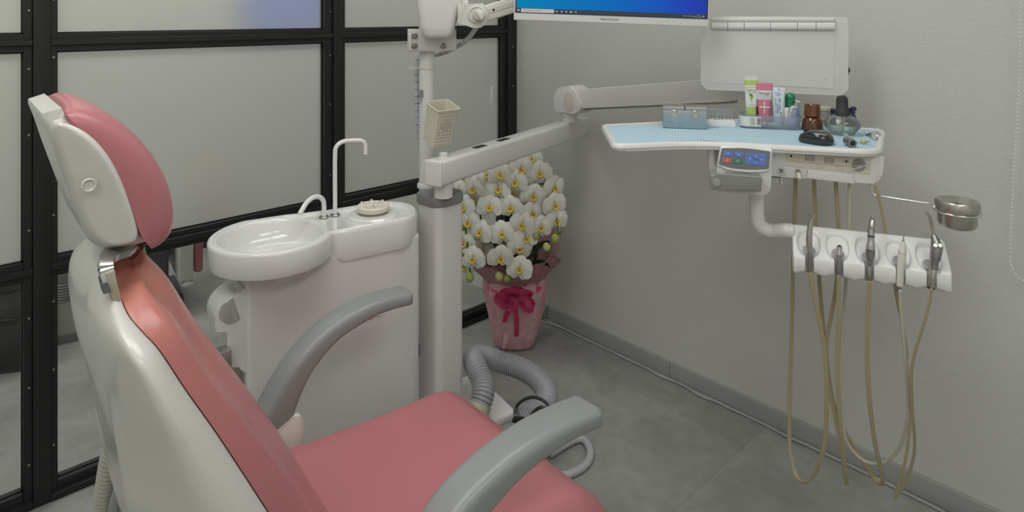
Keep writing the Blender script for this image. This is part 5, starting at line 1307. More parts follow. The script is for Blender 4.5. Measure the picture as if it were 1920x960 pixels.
# bur block with clear lid
M = tb_(1354, 238.5, -12)
t = thing('bur_block', 'white bur block with open clear lid and row of burs, beside the steel case', 'bur holder', M @ T(0, .02, 0))
b = new(); prism(b, [(-.034, -.02), (.034, -.02), (.030, .022), (-.030, .022)], 0, .012, .001); prism(b, [(-.033, -.019), (.033, -.019), (.029, .020), (-.029, .020)], .0118, .0165, .001); obj('block', b, mat('block_white', (.78, .78, .76), .4), t)
b = new()
for (x0, x1, y0, y1, z0, z1) in ((-.033, .033, .026, .0275, .012, .042),): box(b, x0, x1, y0, y1, z0, z1)
box(b, -.034, .034, .013, .0275, .041, .0425); box(b, -.034, -.0328, .012, .0275, .016, .042); box(b, .0328, .034, .012, .0275, .016, .042); obj('clear_lid', b, CLR, t, smooth=False)
for i, (x, y) in enumerate(((-.026, .004), (-.017, .010), (-.006, -.002), (.004, .004), (.014, .002), (.023, .010))):
    b = new(); lathe(b, [(.0008, 0), (.0008, .007), (.0014, .0075), (.0010, .011), (0, .0115)], 10, T(x, y, .0163)); obj('bur', b, mat('bur_brass', (.30, .26, .15), .35, metal=.8), t)
b = new(); cyl(b, (-.020, -.006, .0178), (.002, -.006, .0178), .0011, 8); obj('bur', b, STEEL2, t)

# frosted organiser tray with label
Mo = tb_(1446, 243, -15); ow, od, oh = .152, .070, .036
t = thing('organiser_box', 'frosted clear organiser box with white barcode label, holding tubes and bottles', 'organiser', Mo @ T(0, od / 2, 0))
def orr(w_, d_, z, r): return [(x, y, z) for x, y in rrect(w_, d_, r, 6)]
b = new(); loft(b, [orr(ow - .012, od - .010, 0, .018), orr(ow - .006, od - .006, .002, .020), orr(ow, od, oh, .022), orr(ow - .003, od - .003, oh, .021), orr(ow - .009, od - .009, .003, .019), orr(ow - .014, od - .014, .0025, .018)]); ob = obj('organiser_body', b, FROSTP, t, ang=55)
# label wrapped round the front left corner
P = []
prm = rrect(ow - .001, od - .001, .0215, 6)
fl = [p for p in prm if p[0] < -.02 and p[1] < .016]; fl.sort(key=lambda p: atan2(p[1] - 0.0, p[0] + .05) % (2 * pi))
fl.append((-.024, -(od - .001) / 2))
b = new(); v0 = [b.verts.new((x * 1.004 - .0004, y * 1.012, .006)) for x, y in fl]; v1 = [b.verts.new((x * 1.006 - .0004, y * 1.016, oh - .004)) for x, y in fl]
for i in range(len(fl) - 1): b.faces.new((v0[i], v0[i + 1], v1[i + 1], v1[i]))
lb_ = obj('barcode_label', b, PRW, ob)
b = new(); yb_ = -od / 2 - .0013; x = -.0365
random.seed(3)
for i in range(12):
    hgt = random.choice((.0006, .0010, .0014)); patch(b, .0088, hgt, T(-.030, yb_ - .0004, .0115 + i * .0016) @ FACE)
for i in range(9):
    patch(b, random.uniform(.008, .014), .0006, T(-.0455, yb_ - .0004, .0105 + i * .0022) @ FACE)
obj('label_print', b, mat('label_print', (.22, .22, .22), .6), lb_, smooth=False)

def soft_tube(name, label, M, hgt, wt, wb, dp, mat_body, bands, cat='tube', flat_top=True, tilt=0):
    """squeeze tube standing on its cap: flat crimped top, round lower end"""
    t = thing(name, label, cat, M @ RX(-tilt)); rings = []
    for k in range(13):
        f = k / 12; z = hgt * f; w_ = wb + (wt - wb) * f; d_ = dp * (1 - f) ** .7 + .0012
        n_ = 2.0 + f * 2; rings.append([((w_ / 2) * (abs(cos(a)) ** (2 / n_)) * (1 if cos(a) >= 0 else -1), (d_ / 2) * (abs(sin(a)) ** (2 / n_)) * (1 if sin(a) >= 0 else -1), z) for a in [2 * pi * i / 28 for i in range(28)]])
    b = new(); loft(b, rings); o = obj('tube_body', b, mat_body, t, ang=60)
    for nm, z0, z1, m in bands:
        r2 = []
        for k in range(7):
            f = (z0 + (z1 - z0) * k / 6) / hgt; w_ = wb + (wt - wb) * f; d_ = dp * max(0, 1 - f) ** .7 + .0012; n_ = 2.0 + f * 2
            r2.append([((w_ / 2 + .0003) * (abs(cos(a)) ** (2 / n_)) * (1 if cos(a) >= 0 else -1), (d_ / 2 + .0004) * (abs(sin(a)) ** (2 / n_)) * (1 if sin(a) >= 0 else -1), hgt * f) for a in [2 * pi * i / 28 for i in range(28)]])
        b = new(); loft(b, r2, cap=False); obj(nm, b, m, o, ang=60)
    yf_ = lambda z: -(dp * max(0, 1 - z / hgt) ** .7 + .0012) / 2 - .0010
    sl = lambda z: math.degrees(math.atan((yf_(z + .004) - yf_(z - .004)) / .008))
    return t, o, lambda x, z: T(x, yf_(z), z) @ RX(-sl(z)) @ FACE
LIME = mat('lime_print', (.36, .55, .06), .4, mott=(90, (.62, .72, .40), .8))
Yq = dist(Mo) + .03
ph = lambda py0, py1: (py1 - py0) / F * Yq
# 1 green and white paste tube
M = Mo @ T(-.046, .036, .003); hg = ph(142, 232)
t, o, fm = soft_tube('paste_tube', 'tall white paste tube with lime green print, standing in the organiser box', M, hg, .034, .023, .022, mat('tube_white', (.76, .77, .72), .35, coat=.3), [('lime_band', hg * .905, hg * .945 + .002, LIME), ('lime_band', hg * .85, hg * .906, LIME), ('lime_band', .0, hg * .40, LIME)])
b = new(); patch(b, .0335, .006, T(0, -.0012, hg + .002) @ FACE); obj('crimp', b, mat('tube_crimp', (.74, .76, .72), .3), t, smooth=False)
OLV = mat('olive_print', (.20, .19, .06), .5)
zq = hg * .745
b = textbm('PedoCare', .0092, fm(0, zq), sx=.66); obj('maker_lettering', b, OLV, o, smooth=False)
for dz in (.0075, -.0072): b = new(); patch(b, .0278, .0007, fm(0, zq + dz) @ T(0, 0, .0003)); obj('label_rule', b, OLV, o, smooth=False)
b = new(); q = hg * .60
for i in range(14):
    random.seed(i); lathe(b, [(0, 0), (.0020, 0), (0, .0002)], 8, fm(random.uniform(-.0042, .0048) * (1 - i / 18), q + .004 - i * .00085) @ T(0, 0, .0002 + i * .00002))
obj('grape_print', b, mat('grape_green', (.32, .50, .05), .4), o)
b = new()
for i in range(6):
    random.seed(i + 40); lathe(b, [(0, 0), (.0022, 0), (0, .0002)], 7, fm(random.uniform(-.004, .0045), q + .0055 + random.uniform(-.001, .002)) @ T(0, 0, .0006))
obj('grape_leaf_print', b, mat('leaf_green', (.04, .30, .10), .4), o)
b = new(); patch(b, .011, .0012, fm(0, q - .013) @ RZ(12)); obj('flavour_print', b, mat('yellow_print', (.60, .62, .18), .5), o, smooth=False)
b = textbm('FLUORIDE 950PPM', .0030, fm(0, hg * .435), sx=.75); obj('small_lettering', b, OLV, o, smooth=False)
# 2 pink tube
M = Mo @ T(-.014, .034, .003); hg = ph(150, 231)
MAG = mat('magenta_tube', (.64, .175, .275), .32, coat=.35)
t, o, fm = soft_tube('paste_tube', 'magenta paste tube with white star, standing second from left in the organiser box', M, hg, .043, .024, .026, MAG, [('white_band', hg * .62, hg * .835, mat('band_grey_white', (.66, .66, .67), .4))])
b = textbm('Merssage', .0082, fm(0, hg * .765), sx=.82); obj('maker_lettering', b, mat('print_dark', (.06, .05, .06), .5), o, smooth=False)
b = textbm('PLUS  HAND PEACH 70', .0036, fm(0, hg * .705), sx=.8); obj('small_lettering', b, mat('print_rose', (.34, .16, .20), .5), o, smooth=False)
b = textbm('tooth cleaning paste', .0030, fm(0, hg * .66), sx=.8); obj('small_lettering', b, mat('print_grey', (.36, .34, .36), .5), o, smooth=False)
b = new(); q = bmesh.new(); V = []
for k in range(32):
    a = 2 * pi * k / 32; c_ = abs(cos(2 * a)); r = .0019 + .0102 * max(0, c_) ** 6 * (1 if k % 8 in (0,) or True else 1)
    r = .0022 + (.0100 if (k % 16 < 1 or k % 16 > 15) else .0085) * max(0, cos(4 * (a % (pi / 2) if (a % (pi / 2)) < pi / 4 else pi / 2 - (a % (pi / 2))))) ** 1.7 if True else r
    V.append(q.verts.new((r * cos(a) * 1.25, r * sin(a) * 1.7, 0)))
q.faces.new(V); merge(b, q, fm(0, hg * .45) @ T(0, 0, .0008)); 
for sx_, sy_ in ((-1, 1), (1, 1), (-1, -1), (1, -1)): lathe(b, [(0, 0), (.0009, 0), (0, .0001)], 8, fm(sx_ * .0072, hg * .45 + sy_ * .0078) @ T(0, 0, .0009))
obj('star_print', b, mat('star_silver', (.72, .70, .68), .4), o, smooth=False)
# 3 white tube with blue text
M = Mo @ T(.022, .034, .003) @ RZ(-6); hg = ph(157, 230)
BLP = mat('print_blue', (.05, .22, .55), .5)
t, o, fm = soft_tube('paste_tube', 'white paste tube with small blue text, third from left in the organiser box', M, hg, .033, .023, .024, mat('tube_cool_white', (.66, .69, .70), .35, coat=.2), [])
b = new()
random.seed(5)
for c_, x in enumerate((-.0085, -.0035, .0005, .0040)):
    z = hg * .88
    while z > hg * .36:
        l = random.uniform(.002, .005) * (1 if c_ != 1 else .8)
        if random.random() < .82: patch(b, .0022 if c_ in (1, 3) else .0013, l, fm(x * (.7 + .3 * z / hg), z - l / 2) @ T(0, 0, .0004))
        z -= l + .0009
obj('text_block', b, BLP, o, smooth=False)
b = new(); patch(b, .0022, .006, fm(.001, hg * .955) @ T(0, 0, .0004)); obj('blue_mark', b, BLP, o, smooth=False)
b = new(); patch(b, .0026, .009, fm(.006, hg * .34) @ T(0, 0, .0005)); obj('green_mark', b, mat('mark_green', (.20, .40, .12), .5), o, smooth=False)
# 3b tube behind it
M = Mo @ T(.012, .058, .003) @ RZ(4); hg2 = ph(157, 226)
t, o, fm = soft_tube('paste_tube', 'clear-ended tube with blue mark, half hidden behind the white paste tube', M, hg2, .028, .020, .014, mat('tube_cool_white', (.66, .69, .70), .35), [])
b = new(); patch(b, .009, .0022, fm(-.006, hg2 * .97)); obj('blue_mark', b, BLP, o, smooth=False)
# 4 dark red box behind
M = Mo @ T(-.030, .052, .003); t = thing('rose_carton', 'small crimson carton standing behind the magenta tube', 'carton', M)
b = new(); box(b, -.012, .012, -.007, .007, 0, ph(190, 226), .001, 1); k = obj('carton_body', b, mat('crimson_card', (.26, .02, .06), .45), t)
b = new(); 
for i in range(4): patch(b, .005, .0016, T(.001, -.0074, ph(190, 226) * .62 - i * .003) @ FACE)
obj('carton_print', b, mat('carton_print', (.5, .3, .34), .5), k, smooth=False)
b = new(); patch(b, .020, .010, T(0, -.0075, ph(190, 226) - .002) @ FACE)
# 5 white bottle with green cap
M = Mo @ T(.053, .052, .003); hc = ph(170, 233)
t = thing('dropper_bottle', 'white plastic bottle with dark green domed cap, back right of the organiser box', 'bottle', M)
b = new(); lathe(b, [(0, 0), (.0115, 0), (.0122, .002), (.0122, hc * .52), (.0105, hc * .58), (.0095, hc * .60), (0, hc * .60)], 28); obj('bottle_body', b, mat('bottle_white', (.70, .70, .66), .35), t)
GC = mat('green_cap', (.015, .20, .09), .3, coat=.3)
b = new(); lathe(b, [(0, hc * .59), (.0128, hc * .59), (.0128, hc * .83), (.0136, hc * .84), (.0136, hc * .88), (.0115, hc * .95), (.006, hc * .99), (0, hc)], 28); cp_ = obj('domed_cap', b, GC, t)
b = new(); lathe(b, [(.0009, 0), (.0007, .003), (0, .0034)], 8, T(-.003, 0, hc * .99)); obj('cap_tip', b, CREAM, cp_)
# 6 small white bottles
for x, y, hh, lab in ((.041, .034, ph(202, 238), 'little white capped vial beside the white paste tube in the organiser box'), (.038, .057, ph(188, 228), 'small white bottle at the back of the organiser box, half hidden by tubes')):
    t = thing('vial', lab, 'vial', Mo @ T(x, y, .003))
    b = new(); lathe(b, [(0, 0), (.0068, 0), (.0072, .001), (.0072, hh * .62), (.006, hh * .68), (0, hh * .68)], 20); obj('vial_body', b, mat('vial_white', (.68, .68, .62), .4), t)
    b = new(); lathe(b, [(0, hh * .67), (.0064, hh * .67), (.0062, hh * .98), (.0055, hh), (0, hh)], 20); obj('vial_cap', b, mat('vial_cap', (.70, .70, .66), .4), t)
# 7 small tube leaning in the right corner with printed text and clear cap
M = Mo @ T(.052, .022, .004) @ RY(9) @ RX(-10)
hs_ = ph(191, 240)
t = thing('ointment_tube', 'small text-covered tube leaning in the right corner of the organiser box', 'tube', M)
b = new(); loft(b, [[(x * s_, y * s_ * f, z) for x, y in rrect(.020, .016, .0075, 4)] for s_, f, z in ((.9, .25, 0), (1, .4, .004), (1.0, .8, hs_ * .5), (.95, .95, hs_ * .76), (.6, .6, hs_ * .82))]); o = obj('tube_body', b, mat('ointment_white', (.62, .62, .66), .4), t)
b = new(); random.seed(9)
for i in range(13):
    z = hs_ * .74 - i * .0022; x = -.0075
    while x < .006:
        l = random.uniform(.0008, .0022); 
        yy = -.016 * .5 * (.42 + .55 * z / hs_) - .0012
        if random.random() < .8: patch(b, l, .0013, T(x, yy, z) @ FACE)
        x += l + .0005
obj('text_block', b, mat('fine_print', (.13, .12, .17), .6), o, smooth=False)
b = new(); box(b, .0065, .0102, -.0078, .004, hs_ * .38, hs_ * .78, .001, 1); obj('blue_band', b, mat('band_blue', (.10, .16, .45), .4), o)
b = new(); box(b, -.0098, .0098, -.004, .003, -.001, .005, .001, 1); obj('blue_end', b, mat('band_blue', (.10, .16, .45), .4), o)
b = new(); lathe(b, [(0, 0), (.0066, 0), (.0062, .011), (0, .011)], 18, T(.003, 0, hs_ * .82) @ RY(18)); obj('clear_cap', b, CLR, t)
b = new(); box(b, -.0075, .006, -.005, .005, .0112, .0155, .0015, 2, M=T(.003, 0, hs_ * .82) @ RY(18)); obj('flip_lid', b, mat('lid_white', (.66, .66, .64), .4), t)
# 8 white rolls lying inside
for x, l, lab in ((-.020, .020, 'white cotton roll lying in the organiser box, left of the pair'), (.004, .022, 'white cotton roll lying in the organiser box, right of the pair')):
    p = Mo @ T(x, .016, .0095); b = new(); tube(b, [(-l / 2, 0, 0), (-l / 2 + .001, 0, 0), (l / 2 - .001, 0, 0), (l / 2, 0, 0)], lambda k: .0062 if .02 < k < .98 else .005, 16, smooth=False)
    solo('cotton_roll', b, mat('cotton', (.76, .75, .68), .9), p, lab, 'cotton roll', 'cotton rolls in the organiser box')

# amber bottle with stopper
M = tb_(1527, 247); hb_ = (247 - 196) / F * dist(M); r = 19.5 / F * dist(M)
t = thing('amber_bottle', 'brown amber glass bottle with wide glass stopper, behind the computer mouse', 'bottle', M @ T(0, r, 0))
AMB = mat('amber_glass', (.125, .037, .006), .08, coat=.8, trans=.3); AMB2 = mat('amber_stopper', (.16, .046, .008), .10, coat=.8, trans=.3)
b = new(); lathe(b, [(0, 0), (r * .97, 0), (r, .002), (r * .98, hb_ * .16), (r * .86, hb_ * .40), (r * .74, hb_ * .475), (r * .60, hb_ * .50), (r * .58, hb_ * .52), (0, hb_ * .52)], 36); obj('bottle_body', b, AMB, t)
b = new(); lathe(b, [(0, hb_ * .50), (r * .60, hb_ * .505), (r * .78, hb_ * .535), (r * .76, hb_ * .58), (r * .71, hb_ * .94), (r * .66, hb_ * .985), (r * .60, hb_), (0, hb_)], 36); obj('stopper', b, AMB2, t)
# small clear jar marked AL
M = tb_(1548, 233); hj = (233 - 201) / F * dist(M); r = 10.5 / F * dist(M)
t = thing('glass_jar', 'small clear glass jar with yellowed lid marked AL, between amber and clear bottles', 'jar', M @ T(0, r, 0))
GLS = thin_glass('jar_glass', (.80, .82, .80), .04, diffuse=.22, dcol=(.55, .56, .52), refl=.14)
b = new(); lathe(b, [(0, 0), (r * .9, 0), (r, .003), (r, hj * .62), (r * .8, hj * .7), (r * .8, hj * .76), (0, hj * .76)], 28); jb = obj('jar_body', b, GLS, t)
b = new(); lathe(b, [(0, hj * .76), (r * .95, hj * .76), (r * 1.1, hj * .80), (r * 1.1, hj * .97), (r, hj), (0, hj)], 28); obj('jar_lid', b, mat('yellowed_lid', (.52, .48, .33), .3, coat=.4), t)
b = new(); patch(b, r * 1.5, hj * .32, T(-.001, -r - .0008, hj * .19) @ FACE); lb_ = obj('jar_label', b, mat('ochre_label', (.50, .38, .15), .6), jb)
obj('jar_lettering', textbm('AL', hj * .27, T(-.001, -r - .0013, hj * .19) @ FACE), BLACK, lb_, smooth=False)
# clear round flask with black dropper cap
M = tb_(1585, 256); Y_ = dist(M); hk = (256 - 182) / F * Y_; r = 32.5 / F * Y_
t = thing('dropper_flask', 'squat clear glass flask with tall black rubber cap, on the tray right side', 'bottle', M @ T(0, r * .8, 0))
FG = thin_glass('flask_glass', (.90, .92, .90), .03, diffuse=.14, dcol=(.62, .66, .62), refl=.16)
b = new(); lathe(b, [(0, 0), (r * .62, 0), (r * .66, .002), (r * .66, .005), (r * .78, hk * .10), (r * .96, hk * .19), (r, hk * .26), (r * .95, hk * .35), (r * .76, hk * .435), (r * .45, hk * .48), (r * .36, hk * .50), (r * .36, hk * .56), (0, hk * .56)], 44); obj('flask_body', b, FG, t)
b = new(); lathe(b, [(0, .002), (r * .62, .002), (r * .74, hk * .10), (r * .92, hk * .19), (r * .955, hk * .235), (0, hk * .235)], 44); obj('liquid', b, thin_glass('flask_liquid', (.92, .94, .92), .02, diffuse=.05, dcol=(.5, .6, .6), refl=.1), t)
RUB = mat('dull_black_rubber', (.030, .031, .033), .6)
b = new(); lathe(b, [(0, hk * .47), (r * .385, hk * .47), (r * .385, hk * .61), (r * .36, hk * .625), (r * .335, hk * .64), (r * .315, hk * .88), (r * .27, hk * .96), (r * .16, hk * .995), (0, hk)], 32); obj('rubber_cap', b, RUB, t)
b = new(); cyl(b, (0, 0, hk * .47), (.002, 0, .006), .0022, 12); obj('pipette', b, GLS, t)
# dark blue bottle behind the flask
M = tb_(1604, 245); hd_ = (245 - 204) / F * dist(M); r = 10.5 / F * dist(M)
t = thing('blue_bottle', 'dark blue glass bottle with flanged stopper behind the black-capped flask', 'bottle', M @ T(0, r + .035, 0))
NAVY = mat('cobalt_glass', (.012, .010, .06), .1, coat=.7)
b = new(); lathe(b, [(0, 0), (r * 1.0, 0), (r * 1.05, .003), (r * 1.02, hd_ * .45), (r * .72, hd_ * .62), (r * .70, hd_ * .68), (0, hd_ * .68)], 28); obj('bottle_body', b, NAVY, t)
b = new(); lathe(b, [(0, hd_ * .66), (r * .8, hd_ * .68), (r * .82, hd_ * .80), (r * .98, hd_ * .84), (r * 1.0, hd_ * .95), (r * .8, hd_), (0, hd_)], 28); obj('stopper', b, NAVY, t)
M = tb_(1569, 240)
t = thing('blue_vial', 'tiny dark blue stoppered vial peeking out left of the black dropper cap', 'vial', M @ T(0, .045, 0)); hv = (240 - 207) / F * dist(M); r = .008
b = new(); lathe(b, [(0, 0), (r, 0), (r, hv * .5), (r * .6, hv * .66), (0, hv * .66)], 20); obj('vial_body', b, NAVY, t)
b = new(); lathe(b, [(0, hv * .64), (r * .7, hv * .66), (r * .95, hv * .78), (r * .8, hv * .95), (0, hv)], 20); obj('vial_stopper', b, NAVY, t)
# computer mouse
M = tb_(1536, 273, -15); Y_ = dist(M)
t = thing('computer_mouse', 'black glossy wireless computer mouse lying at the front of the tray', 'mouse', M @ T(-.001, .030, 0) @ RZ(-38))
L2 = .038; W2 = .027; HMs = .031
def mring(z, s, e): return [((L2 * s) * (abs(cos(a)) ** .75) * (1 if cos(a) > 0 else -1) + e, W2 * s * (abs(sin(a)) ** .8) * (1 if sin(a) > 0 else -1) * (1 - .14 * (cos(a) > 0) * cos(a) * 0), z) for a in [2 * pi * k / 40 for k in range(40)]]
def mz(x):   # spine height of the mouse along its length, +x rear
    return HMs * (0.50 + .50 * max(0, 1 - ((x - .006) / .052) ** 2))
rings = []
for f, s in ((0, .88), (.06, .93), (.25, 1.0), (.5, .99), (.68, .94), (.80, .86), (.89, .74), (.95, .58), (.985, .40), (1, .2)):
    ring = []
    for x, y, z in mring(0, s, 0): ring.append((x, y, mz(x) * f))
    rings.append(ring)
b = new(); loft(b, rings); o = obj('mouse_body', b, mat('mouse_black', (.012, .014, .016), .22, coat=.6), t, ang=60)
b = new(); r2 = [[(x * 1.01, y * 1.015, mz(x) * f) for x, y, z in mring(0, s, 0)] for f, s in ((.05, .93), (.22, 1.0), (.42, 1.0))]; loft(b, r2, cap=False); obj('side_grip', b, mat('mouse_grip', (.030, .048, .058), .4), o, ang=60)
b = new(); b0 = textbm('BUFFALO', .0058, None, sx=1.0); 
b0.transform(T(.023, -.0203, mz(.023) * .84 + .0012) @ RX(44)); merge(b, b0); obj('maker_lettering', b, mat('mouse_print', (.62, .62, .62), .4), o, smooth=False)
b = new(); lathe(b, [(0, -.003), (.007, -.003), (.0075, 0), (.007, .003), (0, .003)], 24, T(-.022, 0, mz(-.022) * .90) @ RX(90)); obj('scroll_wheel', b, BLACK, o)
# small steel and polishing parts
def lay(px, py): return atz(px, py, ZL)
p = lay(1599, 277); M = tb_(1599, 277, -15)
t = thing('motor_adapter', 'short steel handpiece adapter lying with its dark bore towards the front', 'handpiece adapter', M @ T(0, .018, 0))
A = T(0, -.018, .0098) @ RX(90) @ RY(10)
b = new(); lathe(b, [(.0058, 0), (.0092, 0), (.0097, -.001), (.0097, -.010), (.0082, -.012), (.0078, -.020), (.0086, -.022), (.0086, -.033), (.007, -.035), (0, -.035)], 30, A); ab = obj('adapter_body', b, STEEL2, t)
b = new(); lathe(b, [(0, -.004), (.0056, -.004), (.0058, .0003)], 24, A); obj('dark_bore', b, BLACK, ab)
b = new(); openlathe(b, [(.0022, -.003), (.0030, -.003)], 16, A); obj('bore_pin', b, ALU, ab)
b = new(); lathe(b, [(.0016, 0), (.0014, .004), (0, .0043)], 10, T(.0095, -.016, .011) @ RY(90)); obj('side_pin', b, STEEL, ab)
M = tb_(1624, 272, -15)
t = thing('polishing_cup', 'small pale yellow polishing cup on a steel shank, lying on the tray', 'polishing cup', M @ T(0, .008, 0) @ RZ(28))
A = T(0, .0, .0056) @ RX(78)
b = new(); lathe(b, [(0, .0), (.0030, 0), (.0056, -.002), (.0056, -.011), (.0046, -.0125), (0, -.0125)], 22, A); obj('cup', b, mat('cup_yellow', (.52, .49, .25), .5), t)
b = new(); cyl(b, A @ Vector((0, 0, 0)), A @ Vector((0, 0, .0135)), .0014, 10); obj('shank', b, STEEL, t)
M = tb_(1641, 262, -15)
t = thing('prophy_head', 'steel angle head with round disc lying at the right edge of the tray', 'handpiece', M @ T(0, .0, 0))
b = new(); tube(b, [(-.002, .045, .006), (-.001, .025, .0065), (.002, .008, .007)], .0034, 12); lathe(b, [(0, -.005), (.0052, -.005), (.0052, .005), (0, .005)], 18, T(-.004, .050, .0065) @ RY(70)); cyl(b, (-.002, .050, .007), (.007, .052, .0088), .0016, 10); obj('angle_head', b, STEEL2, t)
b = new(); lathe(b, [(0, 0), (.0118, 0), (.0118, .0012), (0, .0016)], 32, T(.003, .0, .0095) @ RX(58)); dk = obj('disc', b, mat('disc_steel', (.30, .32, .32), .45, metal=.6), t)
b = new(); lathe(b, [(0, .0), (.0034, 0), (.0028, .0025), (0, .003)], 16, T(.003, -.001, .0105) @ RX(58)); obj('disc_hub', b, CHROME, dk)
b = new(); lathe(b, [(0, 0), (.0070, 0), (.0064, .0022), (0, .003)], 24, T(.0085, -.012, .0064) @ RX(62)); cyl(b, (.0075, -.013, .004), (.006, -.0175, .0014), .0014, 8); obj('mandrel', b, mat('mandrel_grey', (.40, .40, .38), .4, metal=.4), t)
# ------------------------------------------------------------------ potted orchid in gift wrapping
OM = frame(0.012, 2.665, 0, 0)         # x right, y away from the camera station
orc = thing('potted_orchid', 'white moth orchid in pink wrapped pot with magenta bow, in the corner', 'orchid', OM)
WRAP = mat('pink_wrap_paper', (.66, .34, .38), .75, mott=(40, (.76, .52, .54), .7), bump=(120, .25))
WRAP2 = mat('pink_wrap_sheet', (.76, .47, .52), .7, mott=(30, (.84, .60, .63), .7), bump=(120, .2))
RIB = mat('magenta_ribbon', (.80, .085, .25), .38, coat=.2)
def oz(py, Y=2.665): return H - (py - HZ) / F * Y
def ox(px, Y=2.665): return (px - 960) / F * Y - .012
rng = random.Random(4)
rings = []
for f, r in ((0, .078), (.03, .086), (.25, .100), (.55, .116), (.85, .128), (1, .128), (1.06, .118)):
    ring = []
    for k in range(64):
        a = 2 * pi * k / 64
        pl_ = .004 * sin(7 * a + 3 * f) + .003 * sin(13 * a - 5 * f) + .0022 * sin(23 * a + 9 * f)
        fl_ = -.012 * max(0, cos(a + pi / 2)) ** 8 * (1 - f)       # flat front fold
        ring.append(((r + pl_ * (.4 + f)) * cos(a), (r + pl_ * (.4 + f) + fl_) * sin(a), .004 + .262 * f))
    rings.append(ring)
b = new(); loft(b, rings); obj('pot_wrap', b, WRAP, orc, ang=60)
b = new(); prism(b, [(-.045, .02), (.0, .12), (.02, .225), (-.02, .225), (-.04, .12), (-.05, .03)], -.0005, .0005, 0, T(0, -.098, 0) @ RX(83)); obj('wrap_fold', b, WRAP, orc)
# flared sheets above the tie
def flare(a0, a1, h, out, name, seed, dz=0.0):
    r_ = random.Random(seed); rows = []; ph = r_.uniform(0, 6)
    for i in range(9):
        f = i / 8; row = []
        for k in range(19):
            t = k / 18; a = radians(a0 + (a1 - a0) * t); edge = 1 - .35 * abs(2 * t - 1) ** 3
            r = .120 + out * f ** 1.4 + .007 * sin(9 * t + ph) * f
            row.append((r * cos(a), r * sin(a) * .9, .255 + dz + h * f * edge + .006 * sin(14 * t + ph * 2) * f))
        rows.append(row)
    b = new(); loft(b, rows, cap=False, closed=False)
    bmesh.ops.solidify(b, geom=list(b.faces), thickness=.0008)
    return obj(name, b, WRAP2 if seed % 2 else WRAP, orc, ang=70)
flare(-165, -70, .100, .062, 'wrap_sheet', 1); flare(-85, -5, .130, .062, 'wrap_sheet', 2); flare(-20, 60, .20, .065, 'wrap_sheet', 3); flare(50, 130, .19, .04, 'wrap_sheet', 5); flare(120, 205, .17, .05, 'wrap_sheet', 4)
# ribbon band, bow loops and tails
b = new(); openlathe(b, [(.1225, .243), (.127, .246), (.127, .258), (.1225, .262)], 48); obj('ribbon_band', b, RIB, orc)
bow = Matrix.Translation((ox(965), -.135, oz(557, 2.53)))
def ribbon(P, w, nrm=None):
    Q = catmull(P, 6); b = new(); rows = []
    for i, p in enumerate(Q):
        tn = (Q[min(i + 1, len(Q) - 1)] - Q[max(i - 1, 0)]).normalized(); s = tn.cross(Vector((0, 1, 0)))
        if s.length < .05: s = Vector((0, 0, 1)) if abs(tn.z) < .5 else Vector((1, 0, 0))
        s = (s.normalized() + Vector((0, .55 * sin(i * .35), 0))).normalized(); rows.append([p - s * w / 2, p + s * w / 2])
    loft(b, rows, cap=False, closed=False); bmesh.ops.solidify(b, geom=list(b.faces), thickness=.0006); return b
r_ = random.Random(11)
for i in range(13):
    a = radians([160, 175, 195, 210, 145, 20, 5, -15, -30, 35, 100, 70, 250][i]); L = r_.uniform(.055, .082) if i < 10 else .045
    dr = Vector((cos(a), -.25 - .35 * r_.random(), sin(a) * .8)).normalized(); side = Vector((-sin(a), -.5, cos(a))).normalized() * .018
    P = [Vector((0, 0, 0)), dr * L * .5 + side, dr * L, dr * L * .75 - side * .9, dr * L * .2 - side * .4]
    b = ribbon(P, .022); b.transform(bow); obj('bow_loop', b, RIB, orc, ang=60)
b = ribbon([Vector((-.01, -.01, 0)), Vector((-.020, -.016, -.035)), Vector((-.034, -.010, -.07)), Vector((-.042, .004, -.10))], .019); b.transform(bow); obj('bow_tail', b, RIB, orc, ang=60)
b = ribbon([Vector((.004, -.01, 0)), Vector((.004, -.014, -.05)), Vector((.008, .0, -.11)), Vector((.006, .022, -.165))], .020); b.transform(bow); obj('bow_tail', b, RIB, orc, ang=60)
b = ribbon([Vector((.02, .0, .005)), Vector((.06, .012, .008)), Vector((.095, .05, .016))], .018); b.transform(bow); obj('bow_tail', b, RIB, orc, ang=60)
# moss, leaves
b = new(); loft(b, [[(r * cos(2 * pi * k / 24), r * sin(2 * pi * k / 24), z) for k in range(24)] for r, z in ((.116, .24), (.11, .265), (.05, .28), (.004, .283))]); obj('moss', b, mat('moss', (.05, .06, .02), .9, bump=(80, .8)), orc)
LEAF = mat('orchid_leaf', (.030, .085, .030), .3, coat=.3)
def leaf(az, L, w, lift):
    rows = []
    for i in range(11):
        f = i / 10; r = L * f; z = .27 + lift * sin(f * pi * .62); ww = w * (sin(pi * min(1, .12 + f * .88)) ** .6) * .5
        rows.append([(cos(az) * r - sin(az) * u, sin(az) * r + cos(az) * u, z + abs(u) * .35) for u in (-ww, -ww * .5, 0, ww * .5, ww)])
    b = new(); loft(b, rows, cap=False, closed=False); bmesh.ops.solidify(b, geom=list(b.faces), thickness=.002); obj('leaf', b, LEAF, orc, ang=70)
for az, L, w, li in ((-130, .17, .055, .10), (-40, .18, .055, .09), (20, .19, .055, .12), (160, .18, .06, .13), (90, .16, .06, .10), (-95, .12, .05, .13), (-15, .17, .05, .06), (-160, .19, .05, .18)): leaf(radians(az), L, w, li)
